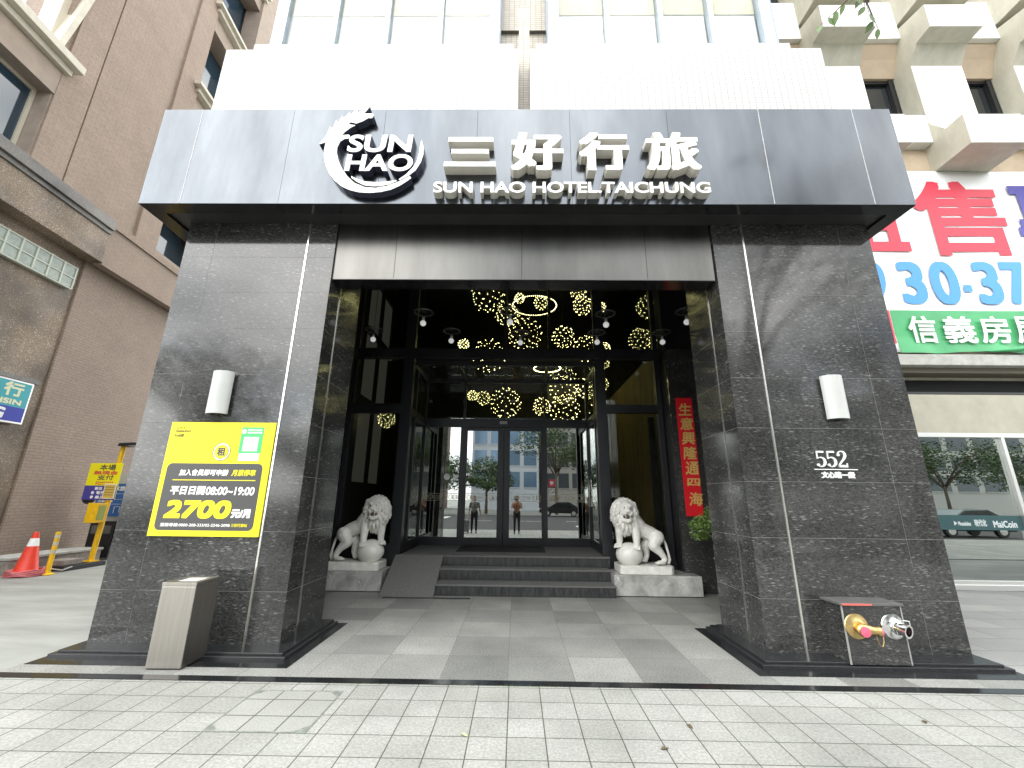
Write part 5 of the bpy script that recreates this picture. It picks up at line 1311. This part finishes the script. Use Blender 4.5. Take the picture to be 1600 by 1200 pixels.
def person(x, y, rz, pose, shirt, trousers, label, hair_c=(.015,.012,.01)):
    e = empty('person', label, 'person', (x, y, 0), rz)
    skin = M('skin', (.45,.29,.2), .55)
    # local: faces +y; z up
    b = MB(); q = MB(); s = MB()
    limb(b, [(0,0,1.36),(0,.005,1.46)], [.052,.05]); b.ball((0,.012,1.57), .1, 16, 12, (.78,.95,1.18)); b.ball((0,.10,1.555), .018, 8, 6, (.8,1,1.2)); b.ball((0,.06,1.50), .055, 10, 8)
    for sx in (-1, 1): b.ball((sx*.08,.0,1.56), .022, 8, 6, (.5,1,1.4))
    hips = [(-.085,0,.88),(.085,0,.88)]
    for sx, hp in zip((-1, 1), hips):
        limb(q, [hp, (sx*.10,.02,.48), (sx*.105,-.01,.12)], [.092,.066,.05])
        limb(b, [(sx*.105,-.01,.12),(sx*.105,.0,.06)], [.04,.04])
    limb(q, [(-.06,0,.95),(.06,0,.95)], [.115,.115])
    limb(s, [(0,0,.98),(0,0,1.15),(0,0,1.3)], [.13,.135,.13]); limb(s, [(-.15,0,1.34),(.15,0,1.34)], [.065,.065]); limb(s, [(-.06,0,1.2),(.06,0,1.2)], [.125,.125])
    for sx in (-1, 1):
        sh = Vector((sx*.19, 0, 1.34))
        if pose == 'photo': el = Vector((sx*.24, .13, 1.16)); wr = Vector((sx*.10, .30, 1.40))
        elif sx > 0 and pose == 'suitcase': el = Vector((.25, -.05, 1.08)); wr = Vector((.30, -.02, .84))
        else: el = Vector((sx*.24, -.02, 1.07)); wr = Vector((sx*.25, .09, .84))
        limb(s, [sh, sh.lerp(el, .62)], [.06,.054])
        limb(b, [sh, el, wr], [.048,.04,.029])
        d = (wr-el).normalized(); side = d.orthogonal().normalized()
        palm = wr+d*.05; b.ball(palm, .04, 10, 8, (.8,.6,1.1))
        for k in range(4):
            base = palm+d*.035+side*(k-1.5)*.018; limb(b, [base, base+d*.03, base+d*(.055-.006*abs(k-1.3))+Vector((0,.012,0))], [.0095,.009,.0085], 8)
        limb(b, [palm+side*.03, palm+side*.05+d*.03], [.011,.009], 8)
    link('body', solid(b, .011, 3), skin, e, True)
    link('trousers', solid(q, .016, 4), trousers, e, True); link('shirt', solid(s, .016, 4), shirt, e, True)
    h = MB(); h.ball((0,-.012,1.60), .108, 16, 12, (.82,.95,1.08)); h.ball((0,-.05,1.53), .085, 12, 8, (.9,.7,1.2))
    hm = link('hair', solid(h, .012, 2), M('dark hair', hair_c, .6), e, True)
    sh_ = MB()
    for sx in (-1, 1): sh_.ball((sx*.105,.05,.035), .05, 12, 8, (.85,2.3,.7))
    sh_.build('shoes', dark_plastic, e, True)
    return e
person(.02, -.42, 0, 'photo', M('rust shirt',(.28,.13,.08),.8), M('dark trousers',(.03,.028,.03),.8), 'person in a rust shirt and dark trousers raising a phone to photograph the hotel')
tag(MB().box(-.075,.075,-.036,-.028,1.51,1.585).build('mobile_phone', dark_plastic, bevel=.003), 'black mobile phone held up by the person photographing the hotel', 'phone')
person(-2.0, -.5, 0, 'suitcase', M('grey top',(.16,.15,.14),.8), M('black trousers',(.015,.015,.017),.8), 'person in a grey top and black trousers standing beside a suitcase')
def suitcase():
    e = empty('suitcase', 'grey hard suitcase standing beside the person in black trousers', 'suitcase', (-2.42, -.5, 0))
    MB().box(-.19,.19,-.12,.12,.06,.60).build('shell', M('grey suitcase shell',(.2,.21,.22),.4,var=.1), e, bevel=.04)
    MB().tube([(-.09,.06,.58),(-.09,.06,.95),(.09,.06,.95),(.09,.06,.58)], .01, 8).build('handle', alu, e)
    for sx in (-1,1):
        for sy in (-1,1): MB().lathe([(.02,-.012),(.03,-.01),(.03,.01),(.02,.012)], (sx*.15,sy*.08,.03), 12, (0,1,0)).build('wheel', dark_plastic, e)
suitcase()

# small bits on the paving
def paving_bits():
    for i, (x, y, a, lb) in enumerate(((1.28,3.62,.4,'dry leaf on the sidewalk right of the middle'),(1.0,3.33,2.0,'dry leaf near the bottom of the view on the sidewalk'),(-.35,3.45,1.1,'pale dry leaf on the sidewalk left of the middle'),(3.1,3.75,2.6,'dry leaf on the sidewalk before the right pillar'))):
        m = MB(); pts = [(0,-.035),(.014,-.012),(.016,.01),(0,.036),(-.015,.012),(-.013,-.012)]
        i0 = 0; m.v = [(px, py, .004+.006*abs(px)*60+.004*math.sin(py*80)) for px, py in pts]; m.f = [(0,1,2,3),(0,3,4,5)]
        o = m.build('dry_leaf', M('dry leaf brown', (.10,.08,.04) if i != 2 else (.33,.33,.2), .8), None, loc=(x,y,0)); o.rotation_euler.z = a
        tag(o, lb, 'leaf', 'dry leaves on the sidewalk')
    rnd = random.Random(21); m = MB()
    for k in range(150):
        x = rnd.choice((-.45,-.1,.1,-1.25,.35))+rnd.gauss(0,.10); y = 4.25+rnd.gauss(0,.006); h = rnd.uniform(.006,.022)
        dx = rnd.uniform(-.012,.012); m.v += [(x-.0015,y,0),(x+.0015,y,0),(x+dx,y-rnd.uniform(0,.012),h)]; q = len(m.v); m.f.append((q-3,q-2,q-1))
    o = m.build('weeds', M('joint weed green',(.12,.19,.04),.7)); o['kind'] = 'stuff'; o['label'] = 'tiny green weeds growing along the black edging strip'
paving_bits()
